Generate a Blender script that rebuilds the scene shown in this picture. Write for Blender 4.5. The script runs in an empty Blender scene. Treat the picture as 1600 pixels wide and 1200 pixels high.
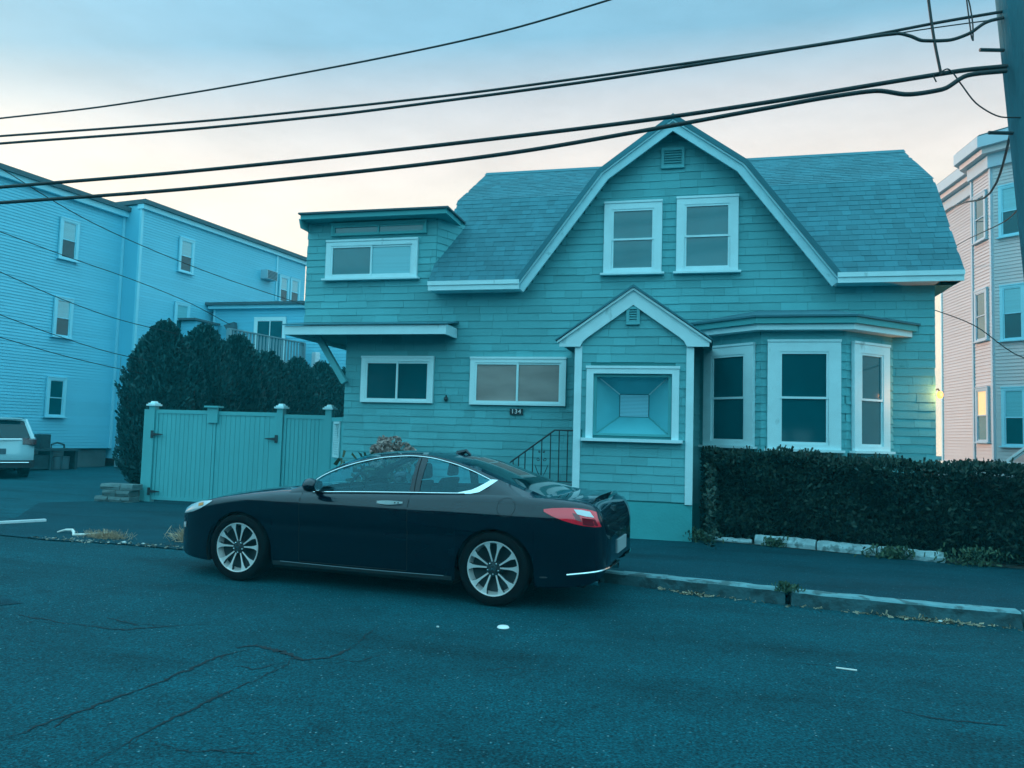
import bpy, bmesh, math, random
import numpy as np
from mathutils import Vector, Matrix
R = math.radians
random.seed(7); rng = np.random.default_rng(7)
scene = bpy.context.scene
col = scene.collection

# ------------------------------------------------------------------ camera
F_PX, EYE = 1200.0, 1.54
yaw, pitch, roll = R(13.8), math.atan(80/1200), math.atan(0.028)
fw0 = Vector((-math.sin(yaw), math.cos(yaw), 0)); rt0 = Vector((math.cos(yaw), math.sin(yaw), 0)); up0 = Vector((0, 0, 1))
fw = fw0*math.cos(pitch) + up0*math.sin(pitch); up1 = up0*math.cos(pitch) - fw0*math.sin(pitch)
rt = rt0*math.cos(roll) + up1*math.sin(roll); upv = up1*math.cos(roll) - rt0*math.sin(roll)
cam = bpy.data.cameras.new('camera'); camo = bpy.data.objects.new('camera', cam); col.objects.link(camo)
camo.matrix_world = Matrix(((rt.x, upv.x, -fw.x, 0), (rt.y, upv.y, -fw.y, 0), (rt.z, upv.z, -fw.z, EYE), (0, 0, 0, 1)))
cam.sensor_width = 36; cam.lens = 36*F_PX/1600; cam.clip_end = 3000; cam.clip_start = .05
scene.camera = camo

# ------------------------------------------------------------------ sky, sun, exposure
SUN_AZ, SUN_EL = -52.0, 9.0          # degrees from +Y towards +X; low, behind the houses on the left
world = bpy.data.worlds.new('World'); scene.world = world; world.use_nodes = True
wn = world.node_tree.nodes; wl = world.node_tree.links; wn.clear()
out = wn.new('ShaderNodeOutputWorld')
sky = wn.new('ShaderNodeTexSky'); sky.sky_type = 'NISHITA'; sky.sun_disc = False
sky.sun_elevation = R(SUN_EL); sky.sun_rotation = R(SUN_AZ); sky.air_density = 1.5; sky.dust_density = 2.0; sky.ozone_density = 3.0
bg1 = wn.new('ShaderNodeBackground'); bg1.inputs[1].default_value = 0.02
wl.new(sky.outputs[0], bg1.inputs[0])
tc = wn.new('ShaderNodeTexCoord'); sep = wn.new('ShaderNodeSeparateXYZ'); wl.new(tc.outputs['Generated'], sep.inputs[0])
def ramp(nodes, links, src, stops, interp='EASE'):
    r = nodes.new('ShaderNodeValToRGB'); r.color_ramp.interpolation = interp
    e = r.color_ramp.elements
    while len(e) < len(stops): e.new(0.5)
    for el, (p, c) in zip(e, stops):
        el.position = p; el.color = (*c, 1)
    links.new(src, r.inputs[0]); return r
gdot = wn.new('ShaderNodeVectorMath'); gdot.operation = 'DOT_PRODUCT'; gdot.inputs[1].default_value = (-.03, 1, 0); wl.new(tc.outputs['Generated'], gdot.inputs[0])
ga = wn.new('ShaderNodeMath'); ga.operation = 'MULTIPLY_ADD'; ga.inputs[1].default_value = -.36; ga.inputs[2].default_value = .33; wl.new(gdot.outputs['Value'], ga.inputs[0])
ze = wn.new('ShaderNodeMath'); ze.operation = 'ADD'; wl.new(ga.outputs[0], ze.inputs[0]); wl.new(sep.outputs[2], ze.inputs[1])   # glow sits low over the house
# dusk sky by elevation: cream afterglow low, mauve-grey veil, blue, then the teal vault that lights the street
r_front = ramp(wn, wl, ze.outputs[0], [(0.0, (.88,.67,.47)), (.24, (.68,.61,.51)), (.34, (.60,.55,.51)), (.415, (.43,.455,.475)),
                                     (.49, (.17,.35,.465)), (.64, (.17,.38,.52)), (.80, (.34,.78,.96)), (1.0, (.46,1.12,1.36))], 'LINEAR')
r_back = ramp(wn, wl, sep.outputs[2], [(0.0, (.34,.84,1.0)), (.45, (.40,1.0,1.20)), (1.0, (.46,1.12,1.36))], 'LINEAR')
dotn = wn.new('ShaderNodeVectorMath'); dotn.operation = 'DOT_PRODUCT'; dotn.inputs[1].default_value = (-.30, .95, 0)
wl.new(tc.outputs['Generated'], dotn.inputs[0])
mr = wn.new('ShaderNodeMapRange'); mr.interpolation_type = 'SMOOTHSTEP'
for i, v in zip((1, 2, 3, 4), (-.45, .35, 0, 1)): mr.inputs[i].default_value = v
wl.new(dotn.outputs['Value'], mr.inputs[0])
mixs = wn.new('ShaderNodeMix'); mixs.data_type = 'RGBA'
wl.new(mr.outputs[0], mixs.inputs[0]); wl.new(r_back.outputs[0], mixs.inputs[6]); wl.new(r_front.outputs[0], mixs.inputs[7])
# thin broken cloud
mp = wn.new('ShaderNodeMapping'); mp.inputs['Scale'].default_value = (2.2, 2.2, 7.5); wl.new(tc.outputs['Generated'], mp.inputs[0])
cn = wn.new('ShaderNodeTexNoise'); cn.inputs['Scale'].default_value = 2.4; cn.inputs['Detail'].default_value = 7; cn.inputs['Roughness'].default_value = .62
wl.new(mp.outputs[0], cn.inputs[0])
cm = wn.new('ShaderNodeMapRange')
for i, v in zip((1, 2, 3, 4), (.30, .75, .90, 1.10)): cm.inputs[i].default_value = v
wl.new(cn.outputs[0], cm.inputs[0])
mul = wn.new('ShaderNodeMix'); mul.data_type = 'RGBA'; mul.blend_type = 'MULTIPLY'; mul.inputs[0].default_value = 1
wl.new(mixs.outputs[2], mul.inputs[6]); wl.new(cm.outputs[0], mul.inputs[7])
bg2 = wn.new('ShaderNodeBackground'); bg2.inputs[1].default_value = 1.0; wl.new(mul.outputs[2], bg2.inputs[0])
add = wn.new('ShaderNodeAddShader'); wl.new(bg1.outputs[0], add.inputs[0]); wl.new(bg2.outputs[0], add.inputs[1])
wl.new(add.outputs[0], out.inputs[0])

sunl = bpy.data.lights.new('sun', 'SUN'); sunl.energy = 1.7; sunl.angle = R(3); sunl.color = (1.0, .54, .36)
suno = bpy.data.objects.new('sun', sunl); col.objects.link(suno)
sd = Vector((math.sin(R(SUN_AZ))*math.cos(R(SUN_EL)), math.cos(R(SUN_AZ))*math.cos(R(SUN_EL)), math.sin(R(SUN_EL))))
suno.rotation_euler = sd.to_track_quat('Z', 'Y').to_euler(); suno.location = sd*60

scene.view_settings.view_transform = 'Standard'; scene.view_settings.look = 'None'
scene.view_settings.exposure = 0.6; scene.view_settings.gamma = 1.0; scene.view_settings.use_curve_mapping = False
cy = scene.cycles; cy.use_denoising = True; cy.max_bounces = 6; cy.diffuse_bounces = 3; cy.glossy_bounces = 3
cy.transmission_bounces = 5; cy.transparent_max_bounces = 8; cy.volume_bounces = 0; cy.caustics_reflective = False; cy.caustics_refractive = False
try: cy.denoiser = 'OPENIMAGEDENOISE'; cy.denoising_prefilter = 'ACCURATE'
except Exception: pass

# ------------------------------------------------------------------ materials
MATS = {}
def mat(name, color, rough=.7, var=.0, vscale=3.0, stretch=(1, 1, 1), rnd=0.0, bump=0.0, bscale=40.0, bstretch=(1, 1, 1), metal=0.0,
        spec=.5, coat=0.0, ctint=None, dirt=None, trans=0.0, alpha=1.0, emit=None, bdist=.01):
    if name in MATS: return MATS[name]
    m = bpy.data.materials.new(name); m.use_nodes = True; MATS[name] = m
    n, l = m.node_tree.nodes, m.node_tree.links; p = n['Principled BSDF']
    p.inputs['Roughness'].default_value = rough; p.inputs['Metallic'].default_value = metal
    p.inputs['Specular IOR Level'].default_value = spec; p.inputs['Coat Weight'].default_value = coat; p.inputs['Coat Roughness'].default_value = .03
    p.inputs['Transmission Weight'].default_value = trans; p.inputs['Alpha'].default_value = alpha
    if ctint: p.inputs['Coat Tint'].default_value = (*ctint, 1)
    if emit: p.inputs['Emission Color'].default_value = (*emit[:3], 1); p.inputs['Emission Strength'].default_value = emit[3]
    t = n.new('ShaderNodeTexCoord')
    rgb = n.new('ShaderNodeRGB'); rgb.outputs[0].default_value = (*color, 1); cur = rgb.outputs[0]
    def mulf(fac):
        nonlocal cur
        x = n.new('ShaderNodeMix'); x.data_type = 'RGBA'; x.blend_type = 'MULTIPLY'; x.inputs[0].default_value = 1
        l.new(cur, x.inputs[6]); l.new(fac, x.inputs[7]); cur = x.outputs[2]
    def noise(sc, st, det=4):
        mpn = n.new('ShaderNodeMapping'); mpn.inputs['Scale'].default_value = st; l.new(t.outputs['Object'], mpn.inputs[0])
        x = n.new('ShaderNodeTexNoise'); x.inputs['Scale'].default_value = sc; x.inputs['Detail'].default_value = det; l.new(mpn.outputs[0], x.inputs[0])
        return x.outputs[0]
    def rangef(src, a, b, c, d):
        x = n.new('ShaderNodeMapRange')
        for i, v in zip((1, 2, 3, 4), (a, b, c, d)): x.inputs[i].default_value = v
        l.new(src, x.inputs[0]); return x.outputs[0]
    if var: mulf(rangef(noise(vscale, stretch), .25, .75, 1-var, 1+var))
    if rnd:
        g = n.new('ShaderNodeNewGeometry'); oi = n.new('ShaderNodeObjectInfo')
        s_ = n.new('ShaderNodeMath'); s_.operation = 'ADD'; l.new(g.outputs['Random Per Island'], s_.inputs[0]); l.new(oi.outputs['Random'], s_.inputs[1])
        f_ = n.new('ShaderNodeMath'); f_.operation = 'FRACT'; l.new(s_.outputs[0], f_.inputs[0])
        mulf(rangef(f_.outputs[0], 0, 1, 1-rnd, 1+rnd))
    if dirt:   # stains with a shape of their own: (colour, scale, threshold)
        x = n.new('ShaderNodeMix'); x.data_type = 'RGBA'; l.new(rangef(noise(dirt[1], dirt[3] if len(dirt) > 3 else (1, 1, 1), 8), dirt[2], dirt[2]+.08, 0, .8), x.inputs[0])
        l.new(cur, x.inputs[6]); x.inputs[7].default_value = (*dirt[0], 1); cur = x.outputs[2]
    l.new(cur, p.inputs['Base Color'])
    if bump:
        b = n.new('ShaderNodeBump'); b.inputs['Strength'].default_value = bump; b.inputs['Distance'].default_value = bdist
        l.new(noise(bscale, bstretch, 5), b.inputs['Height']); l.new(b.outputs[0], p.inputs['Normal'])
    return m

SHINGLE = mat('teal_painted_shingle', (.105,.40,.435), .75, .10, 1.2, rnd=.10, bump=.5, bscale=30, bstretch=(6, 6, .6), dirt=((.04,.26,.27), 5, .70, (1, 1, 3)))
WALLB = mat('teal_wall_backing', (.03,.2,.21), .9)
TRIM = mat('white_painted_trim', (.56,.80,.84), .55, .06, 4, bump=.15, bscale=25, bstretch=(3, 3, 1), dirt=((.30,.50,.52), 7, .66, (1, 1, .4)))
RAKE = mat('weathered_rake_paint', (.36,.64,.70), .6, .08, 5, bump=.2, bscale=25, dirt=((.20,.42,.46), 7, .64))
TRIMC = mat('clean_vinyl_trim', (.62,.86,.89), .4, .03, 3)
ROOF = mat('grey_roof_shingle', (.04,.175,.215), .9, .14, 1.5, rnd=.13, bump=.4, bscale=120)
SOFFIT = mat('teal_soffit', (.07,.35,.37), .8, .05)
PANE = mat('dark_window_pane', (.002,.085,.105), .06, .15, 1.5, spec=.45)
PANEB = mat('pane_with_drawn_blind', (.015,.17,.2), .12, .12, 2.0, spec=.8)
PANEL = mat('pane_with_light_blind', (.16,.48,.55), .15, .10, 2, stretch=(.3, .3, 12), spec=.8)
PANEW = mat('pane_with_painted_reflection', (.34,.29,.27), .12, .25, 1.2, stretch=(1, 1, 3), spec=.9)  # warm reflection of a building painted into the pane colour
PANES = mat('pane_reflecting_sky', (.12,.22,.26), .03, .2, 1.0, spec=1.0, metal=.55)
CONC = mat('painted_foundation', (.05,.36,.38), .85, .12, 2, bump=.4, bscale=30)
BLUE = mat('pale_blue_vinyl', (.14,.54,.69), .55, .05, .7, rnd=.035)
BLUE2 = mat('pale_blue_vinyl_trim', (.26,.66,.78), .5, .03)
PINK = mat('pale_rose_vinyl', (.56,.525,.53), .55, .05, .7, rnd=.03)
PINK2 = mat('grey_rose_trim', (.36,.52,.6), .55, .04)
GREYR = mat('flat_roof_felt', (.06,.11,.13), .9, .1)
FENCE = mat('pale_teal_vinyl_fence', (.09,.42,.45), .45, .04, 1.5, rnd=.03, bump=.05, bscale=15)
BLACKM = mat('black_iron', (.010,.022,.026), .5, .1)
ASPH = None

class MB:
    def __init__(s): s.v = []; s.f = []; s.mi = []; s.O = Vector((0, 0, 0)); s.U = Vector((1, 0, 0)); s.N = Vector((0, 1, 0)); s.Z = Vector((0, 0, 1)); s.m = 0
    def frame(s, O, U, N): s.O = Vector(O); s.U = Vector(U).normalized(); s.N = Vector(N).normalized(); return s
    def pt(s, p): return s.O + s.U*p[0] + s.N*p[1] + s.Z*p[2]
    def add(s, vs, fs):
        b = len(s.v); s.v += [tuple(s.pt(p)) for p in vs]; s.f += [tuple(b+i for i in f) for f in fs]; s.mi += [s.m]*len(fs); return s
    def box(s, x0, x1, y0, y1, z0, z1):
        return s.add([(x0,y0,z0),(x1,y0,z0),(x1,y1,z0),(x0,y1,z0),(x0,y0,z1),(x1,y0,z1),(x1,y1,z1),(x0,y1,z1)],
                     [(0,3,2,1),(4,5,6,7),(0,1,5,4),(1,2,6,5),(2,3,7,6),(3,0,4,7)])
    def prism(s, poly, y0, y1):           # polygon in the (x, z) plane, extruded along y
        k = len(poly); return s.add([(a, y0, b) for a, b in poly]+[(a, y1, b) for a, b in poly],
            [tuple(range(k-1, -1, -1)), tuple(range(k, 2*k))]+[(i, (i+1) % k, k+(i+1) % k, k+i) for i in range(k)])
    def slab(s, poly, z0, z1):            # polygon in the (x, y) plane, extruded along z
        k = len(poly); return s.add([(a, b, z0) for a, b in poly]+[(a, b, z1) for a, b in poly],
            [tuple(range(k-1, -1, -1)), tuple(range(k, 2*k))]+[(i, (i+1) % k, k+(i+1) % k, k+i) for i in range(k)])
    def sheet(s, poly, z): return s.add([(a, b, z) for a, b in poly], [tuple(range(len(poly)))])
    def tube(s, pts, r, k=8, cap=True):
        pts = [Vector(p) for p in pts]; n = len(pts); rr = r if isinstance(r, (list, tuple)) else [r]*n; vs = []; fs = []
        for i, p in enumerate(pts):
            d = (pts[min(i+1, n-1)]-pts[max(i-1, 0)]).normalized(); a = Vector((0, 0, 1)) if abs(d.z) < .9 else Vector((1, 0, 0))
            e1 = d.cross(a).normalized(); e2 = d.cross(e1)
            vs += [tuple(p+(e1*math.cos(2*math.pi*j/k)+e2*math.sin(2*math.pi*j/k))*rr[i]) for j in range(k)]
        for i in range(n-1):
            fs += [(i*k+j, i*k+(j+1) % k, (i+1)*k+(j+1) % k, (i+1)*k+j) for j in range(k)]
        if cap: fs += [tuple(range(k-1, -1, -1)), tuple(range((n-1)*k, n*k))]
        return s.add(vs, fs)
    def lathe(s, prof, c, axis='y', k=32, a0=0, a1=2*math.pi):    # prof: (radius, along); axis y: ring in x,z
        vs = []; fs = []; n = len(prof); full = abs(a1-a0-2*math.pi) < 1e-6; kk = k if full else k+1
        for j in range(kk):
            a = a0+(a1-a0)*j/k
            for r, h in prof:
                if axis == 'y': vs.append((c[0]+r*math.cos(a), c[1]+h, c[2]+r*math.sin(a)))
                else: vs.append((c[0]+r*math.cos(a), c[1]+r*math.sin(a), c[2]+h))
        for j in range(k):
            j2 = (j+1) % kk
            for i in range(n-1): fs.append((j*n+i, j*n+i+1, j2*n+i+1, j2*n+i))
        return s.add(vs, fs)
    def grid(s, rows, closed=False):
        nr, nc = len(rows), len(rows[0]); vs = [p for r in rows for p in r]
        return s.add(vs, [(i*nc+j, i*nc+j+1, (i+1)*nc+j+1, (i+1)*nc+j) for i in range(nr-1) for j in range(nc-1)])
    def build(s, name, m, parent=None, smooth=False, local=False, angle=40):
        me = bpy.data.meshes.new(name)
        o = None
        off = Vector((0, 0, 0)) if (local or parent is None) else origin(parent)
        me.from_pydata([tuple(Vector(v)-off) for v in s.v], [], s.f)
        for mm in (m if isinstance(m, (list, tuple)) else [m]): me.materials.append(mm)
        if isinstance(m, (list, tuple)): me.polygons.foreach_set('material_index', s.mi)
        if smooth: me.shade_smooth() if angle is None else me.set_sharp_from_angle(angle=R(angle)); 
        me.update()
        o = bpy.data.objects.new(name, me); col.objects.link(o)
        if parent is not None: o.parent = parent
        return o
def origin(o):
    v = Vector((0, 0, 0))
    while o is not None: v = v+o.location; o = o.parent
    return v
def smooth(o, ang=40):
    me = o.data; bm_ = bmesh.new(); bm_.from_mesh(me); bmesh.ops.remove_doubles(bm_, verts=bm_.verts, dist=2e-4); bm_.to_mesh(me); bm_.free()
    me.polygons.foreach_set('use_smooth', [True]*len(me.polygons)); me.set_sharp_from_angle(angle=R(ang)); return o
def tag(o, label, cat, group=None, kind=None):
    if label: o['label'] = label
    if cat: o['category'] = cat
    if group: o['group'] = group
    if kind: o['kind'] = kind
    return o
def thing(name, label, cat, loc=(0, 0, 0), rz=0, group=None):
    o = bpy.data.objects.new(name, None); o.empty_display_size = .2; col.objects.link(o); o.location = loc; o.rotation_euler = (0, 0, rz)
    return tag(o, label, cat, group)
def struct(o): o['kind'] = 'structure'; return o
def copy_tree(o, parent=None):
    c = o.copy(); col.objects.link(c); c.parent = parent
    for ch in list(o.children): copy_tree(ch, c)
    return c
def mesh_np(name, V, Fq, m, parent=None):
    me = bpy.data.meshes.new(name); k = Fq.shape[1]
    me.vertices.add(len(V)); me.vertices.foreach_set('co', V.astype(np.float32).ravel())
    me.loops.add(Fq.size); me.loops.foreach_set('vertex_index', Fq.astype(np.int32).ravel())
    me.polygons.add(len(Fq)); me.polygons.foreach_set('loop_start', np.arange(0, Fq.size, k, dtype=np.int32)); me.polygons.foreach_set('loop_total', np.full(len(Fq), k, dtype=np.int32))
    me.update(calc_edges=True); me.materials.append(m)
    o = bpy.data.objects.new(name, me); col.objects.link(o)
    if parent is not None: o.parent = parent
    return o
def pchip(xs, ys):
    xs = np.array(xs, float); ys = np.array(ys, float); h = np.diff(xs); d = np.diff(ys)/h; m = np.zeros_like(ys)
    m[1:-1] = np.where(d[:-1]*d[1:] > 0, 2*d[:-1]*d[1:]/(d[:-1]+d[1:]+1e-12), 0); m[0] = d[0]; m[-1] = d[-1]
    def fn(x):
        x = min(max(x, xs[0]), xs[-1]); i = min(max(int(np.searchsorted(xs, x))-1, 0), len(h)-1); t = (x-xs[i])/h[i]
        return float((1+2*t)*(1-t)**2*ys[i]+t*(1-t)**2*h[i]*m[i]+t*t*(3-2*t)*ys[i+1]+t*t*(t-1)*h[i]*m[i+1])
    return fn
# ------------------------------------------------------------------ ground, road, pavement
def asphalt(name, color, speck=.8, patch=.24, scale=1.0, rough=.82):
    m = bpy.data.materials.new(name); m.use_nodes = True; n, l = m.node_tree.nodes, m.node_tree.links; p = n['Principled BSDF']
    t = n.new('ShaderNodeTexCoord')
    def nz(sc, det, ro=.55, st=(1, 1, 1)):
        mp_ = n.new('ShaderNodeMapping'); mp_.inputs['Scale'].default_value = st; l.new(t.outputs['Object'], mp_.inputs[0])
        x = n.new('ShaderNodeTexNoise'); x.inputs['Scale'].default_value = sc*scale; x.inputs['Detail'].default_value = det; x.inputs['Roughness'].default_value = ro
        l.new(mp_.outputs[0], x.inputs[0]); return x.outputs[0]
    def rg(src, a, b, c, d):
        x = n.new('ShaderNodeMapRange')
        for i, v in zip((1, 2, 3, 4), (a, b, c, d)): x.inputs[i].default_value = v
        l.new(src, x.inputs[0]); return x.outputs[0]
    def mulc(a, b):
        x = n.new('ShaderNodeMix'); x.data_type = 'RGBA'; x.blend_type = 'MULTIPLY'; x.inputs[0].default_value = 1
        l.new(a, x.inputs[6]); l.new(b, x.inputs[7]); return x.outputs[2]
    rgb = n.new('ShaderNodeRGB'); rgb.outputs[0].default_value = (*color, 1)
    c = mulc(rgb.outputs[0], rg(nz(.55, 6, .6, (1, 1.6, 1)), .3, .7, 1-patch, 1+patch))
    c = mulc(c, rg(nz(.9, 8, .65, (.35, 1.4, 1)), .52, .70, 1, .62))
    c = mulc(c, rg(nz(2.3, 6, .6), .60, .72, 1, .72))
    c = mulc(c, rg(nz(7, 5, .7), .3, .7, 1-.55*patch, 1+.55*patch))
    c = mulc(c, rg(nz(60, 3), .3, .7, .50, 1.5))
    vo = n.new('ShaderNodeTexVoronoi'); vo.inputs['Scale'].default_value = 85*scale; l.new(t.outputs['Object'], vo.inputs[0])
    c = mulc(c, rg(vo.outputs['Color'], 0, 1, 1-speck*.7, 1+speck*.7))
    # pale aggregate stones showing in the worn surface
    v2 = n.new('ShaderNodeTexVoronoi'); v2.inputs['Scale'].default_value = 34*scale; l.new(t.outputs['Object'], v2.inputs[0])
    near = rg(v2.outputs['Distance'], .08, .26, 1, 0)
    sp = n.new('ShaderNodeSeparateColor'); l.new(v2.outputs['Color'], sp.inputs[0]); rare = rg(sp.outputs[0], .90, .95, 0, 1)
    mm = n.new('ShaderNodeMath'); mm.operation = 'MULTIPLY'; l.new(near, mm.inputs[0]); l.new(rare, mm.inputs[1])
    mx = n.new('ShaderNodeMix'); mx.data_type = 'RGBA'; l.new(mm.outputs[0], mx.inputs[0]); l.new(c, mx.inputs[6]); mx.inputs[7].default_value = (.16,.30,.33,1)
    l.new(mx.outputs[2], p.inputs['Base Color']); p.inputs['Roughness'].default_value = rough; p.inputs['Specular IOR Level'].default_value = .15
    ad = n.new('ShaderNodeMath'); ad.operation = 'ADD'; l.new(vo.outputs['Distance'], ad.inputs[0]); l.new(nz(9, 6), ad.inputs[1])
    b = n.new('ShaderNodeBump'); b.inputs['Strength'].default_value = .55; b.inputs['Distance'].default_value = .012
    l.new(ad.outputs[0], b.inputs['Height']); l.new(b.outputs[0], p.inputs['Normal']); return m
ASPH = asphalt('road_asphalt', (.001,.060,.078))
ASPH2 = asphalt('old_lot_asphalt', (.004,.075,.098), .4, .22)
ASPH3 = asphalt('dark_asphalt_walk', (.002,.050,.068), .35, .2, 1.3)
SOIL = mat('dark_soil', (.025,.035,.03), .95, .4, 5, bump=.8, bscale=30, bdist=.05)
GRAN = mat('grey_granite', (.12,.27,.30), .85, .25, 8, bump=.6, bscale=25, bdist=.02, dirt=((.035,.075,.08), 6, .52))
GRANF = mat('dark_granite_face', (.022,.085,.10), .9, .3, 6, bump=.6, bscale=25, bdist=.02, dirt=((.010,.035,.04), 5, .5))  # kerb front rows: darker than the top, with random blotches
DARKC = mat('crack_fill', (.0,.013,.019), .9)

struct(MB().sheet([(-150, -150), (150, -150), (150, 150), (-150, 150)], -.04).build('ground', asphalt('far_ground', (.03,.08,.09))))
KERB = [(-40, 8.62), (-5.6, 8.62), (-2.0, 8.60), (-.84, 8.30), (0, 8.06), (.84, 7.86), (1.72, 7.70), (2.74, 7.60), (4.7, 7.5), (9, 7.4), (60, 6.4)]
road = struct(MB().sheet([(-60, -40), (60, -40), (60, 6.45)]+[(x, y+.05) for x, y in KERB[::-1][1:]]+[(-60, 8.67)], 0).build('road', ASPH))
lot = struct(MB().sheet([(-80, 8.60), (-6.0, 8.60), (-6.0, 60), (-80, 60)], .006).build('parking_lot', ASPH2))
drive = struct(MB().sheet([(-9.6, 8.58), (-8.2, 8.42), (-7.2, 8.50), (-6.0, 8.40), (-5.7, 8.52), (-5.7, 13.6), (-11.3, 13.3), (-12.2, 12.2), (-10.6, 10.2)], .012).build('driveway', ASPH3))
# pavement behind the kerb, dropping to the driveway on its left
SW = MB(); front = [(x, y+.13) for x, y in KERB if -2.5 < x < 60] ; zk = .118
SW.slab([(-5.2, 8.74)]+front+[(30, 12.6), (-5.2, 12.6)], -.03, zk)
SW.add([(-5.2, 8.74, zk), (-5.2, 12.6, zk), (-6.2, 12.6, .016), (-6.2, 8.74, .016)], [(0, 1, 2, 3)])
struct(SW.build('pavement', ASPH3))
kerb = bpy.data.objects.new('kerb', None); col.objects.link(kerb); kerb['kind'] = 'structure'
def on_kerb(x):
    for (a, ya), (b, yb) in zip(KERB, KERB[1:]):
        if a <= x <= b: return ya+(yb-ya)*(x-a)/(b-a)
for a, b in [(-5.2, -3.05), (-3.0, -1.72), (-1.68, .81), (.87, 2.72), (2.76, 4.66), (4.7, 6.6), (6.65, 8.6)]:
    m_ = MB(); n_ = max(6, int((b-a)/.12)); rows = []
    for i in range(n_+1):
        x = a+(b-a)*i/n_; y = on_kerb(x); h = .095+.035*min(1, max(0, (x+1.7)/2)); j = lambda q: random.uniform(-q, q)
        rows.append([(x, y-.03, -.05), (x, y+j(.005), h*.55), (x, y+.012+j(.006), h-.012+j(.003)), (x, y+.028+j(.004), h+.004+j(.002)), (x, y+.15+j(.012), h+.008+j(.003)), (x, y+.16, .02)])
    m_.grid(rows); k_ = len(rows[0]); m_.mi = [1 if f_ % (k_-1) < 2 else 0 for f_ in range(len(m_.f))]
    m_.f += [tuple(range(k_)), tuple(range(n_*k_+k_-1, n_*k_-1, -1))]; m_.mi += [0, 0]
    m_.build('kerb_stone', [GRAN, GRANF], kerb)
# cracks and a patch in the road
def crack(pts, w, branch=True):
    m_ = MB(); P = []; wx = wy = 0
    for (x0, y0), (x1, y1) in zip(pts, pts[1:]):
        k = max(3, int(math.hypot(x1-x0, y1-y0)/.018))
        for i in range(k):
            t = i/k; wx = wx*.9+random.gauss(0, .007); wy = wy*.9+random.gauss(0, .007); P.append((x0+(x1-x0)*t+wx, y0+(y1-y0)*t+wy))
    n_ = len(P); L, Rr = [], []; ph = random.uniform(0, 6)
    for i, (x, y) in enumerate(P):
        a = P[max(0, i-1)]; b = P[min(n_-1, i+1)]; d = Vector((b[0]-a[0], b[1]-a[1], 0)).normalized(); e = Vector((-d.y, d.x, 0))
        q = math.sin(math.pi*(i+.5)/n_)**.6*(.8+.3*math.sin(i*.11+ph))
        L.append((x+e.x*w*q*random.uniform(.2, 1.5), y+e.y*w*q*random.uniform(.2, 1.5), .0035)); Rr.append((x-e.x*w*q*random.uniform(.1, 1.1), y-e.y*w*q*random.uniform(.1, 1.1), .0035))
    m_.grid([L, Rr])
    if branch:
        for i in range(20, n_-5, 34):
            a = random.uniform(0, 6.28); ll_ = random.uniform(.08, .28); crack([P[i], (P[i][0]+math.cos(a)*ll_, P[i][1]+math.sin(a)*ll_)], w*.4, False)
    return m_.build('crack', DARKC, road)
for pts_, w_ in [([(-3.26,3.13),(-3.22,3.47),(-3.13,3.99),(-3.13,4.6),(-3.01,4.94)], .018), ([(-3.13,4.88),(-3.03,4.97),(-2.85,4.91),(-2.58,4.79),(-2.42,4.93),(-2.38,5.2)], .034),
        ([(-2.38,5.2),(-2.46,5.65),(-2.44,5.87)], .006), ([(-2.66,3.0),(-2.71,3.33),(-2.69,3.8),(-2.61,4.29),(-2.63,4.75)], .013), ([(-2.92,4.53),(-2.75,4.51),(-2.64,4.73)], .008),
        ([(-5.32,5.14),(-4.67,5.04),(-4.15,5.03),(-3.7,5.4)], .012), ([(-2.4,4.89),(-2.2,4.87),(-2.07,5.1)], .008), ([(-1.42,4.93),(-1.19,5.05),(-.97,5.06)], .009),
        ([(.66,5.85),(1.0,5.85)], .008), ([(1.07,5.05),(1.32,4.94),(1.69,4.91)], .012), ([(-2.62,3.36),(-2.32,3.29),(-1.96,3.37)], .009), ([(-4.6,5.3),(-4.2,5.18),(-3.9,5.25)], .010)]:
    crack(pts_, w_)
m_ = MB(); m_.sheet([(-5.55, 5.47), (-5.9, 5.60), (-7.4, 6.0), (-7.8, 5.2), (-6.2, 4.95), (-5.75, 5.22)], .004); m_.build('asphalt_patch', ASPH3, road)
# ------------------------------------------------------------------ the shingled house
YF, YP = 12.525, 11.175
house = thing('house', 'low teal shingled house with gambrel roof, front gable, entry porch and bay window', 'house', (-1.4, 15.6, 0.0))
def off_line(pts, d):      # parallel copy of an open polyline at distance d to its right-hand side
    L = []
    for a, b in zip(pts, pts[1:]):
        dx, dz = b[0]-a[0], b[1]-a[1]; q = math.hypot(dx, dz); nx, nz = dz/q*d, -dx/q*d; L.append(((a[0]+nx, a[1]+nz), (b[0]+nx, b[1]+nz)))
    o = [L[0][0]]
    for (p, r), (q, s_) in zip(L, L[1:]):
        d1 = (r[0]-p[0], r[1]-p[1]); d2 = (s_[0]-q[0], s_[1]-q[1]); den = d1[0]*d2[1]-d1[1]*d2[0]
        t = ((q[0]-p[0])*d2[1]-(q[1]-p[1])*d2[0])/den; o.append((p[0]+d1[0]*t, p[1]+d1[1]*t))
    return o+[L[-1][1]]
GAB = [(-3.02, 4.03), (-1.64, 5.88), (-.47, 6.72), (.67, 5.90), (2.07, 4.03)]
def gab_x(z):              # front-gable roof outline at height z
    if z <= GAB[1][1]: t = (z-4.03)/(GAB[1][1]-4.03); a = GAB[0][0]+(GAB[1][0]-GAB[0][0])*t
    else: t = min(1, (z-GAB[1][1])/(6.72-GAB[1][1])); a = GAB[1][0]+(GAB[2][0]-GAB[1][0])*t
    if z <= GAB[3][1]: t = (z-4.03)/(GAB[3][1]-4.03); b = GAB[4][0]+(GAB[3][0]-GAB[4][0])*t
    else: t = min(1, (z-GAB[3][1])/(6.72-GAB[3][1])); b = GAB[3][0]+(GAB[2][0]-GAB[3][0])*t
    return a, b
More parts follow.
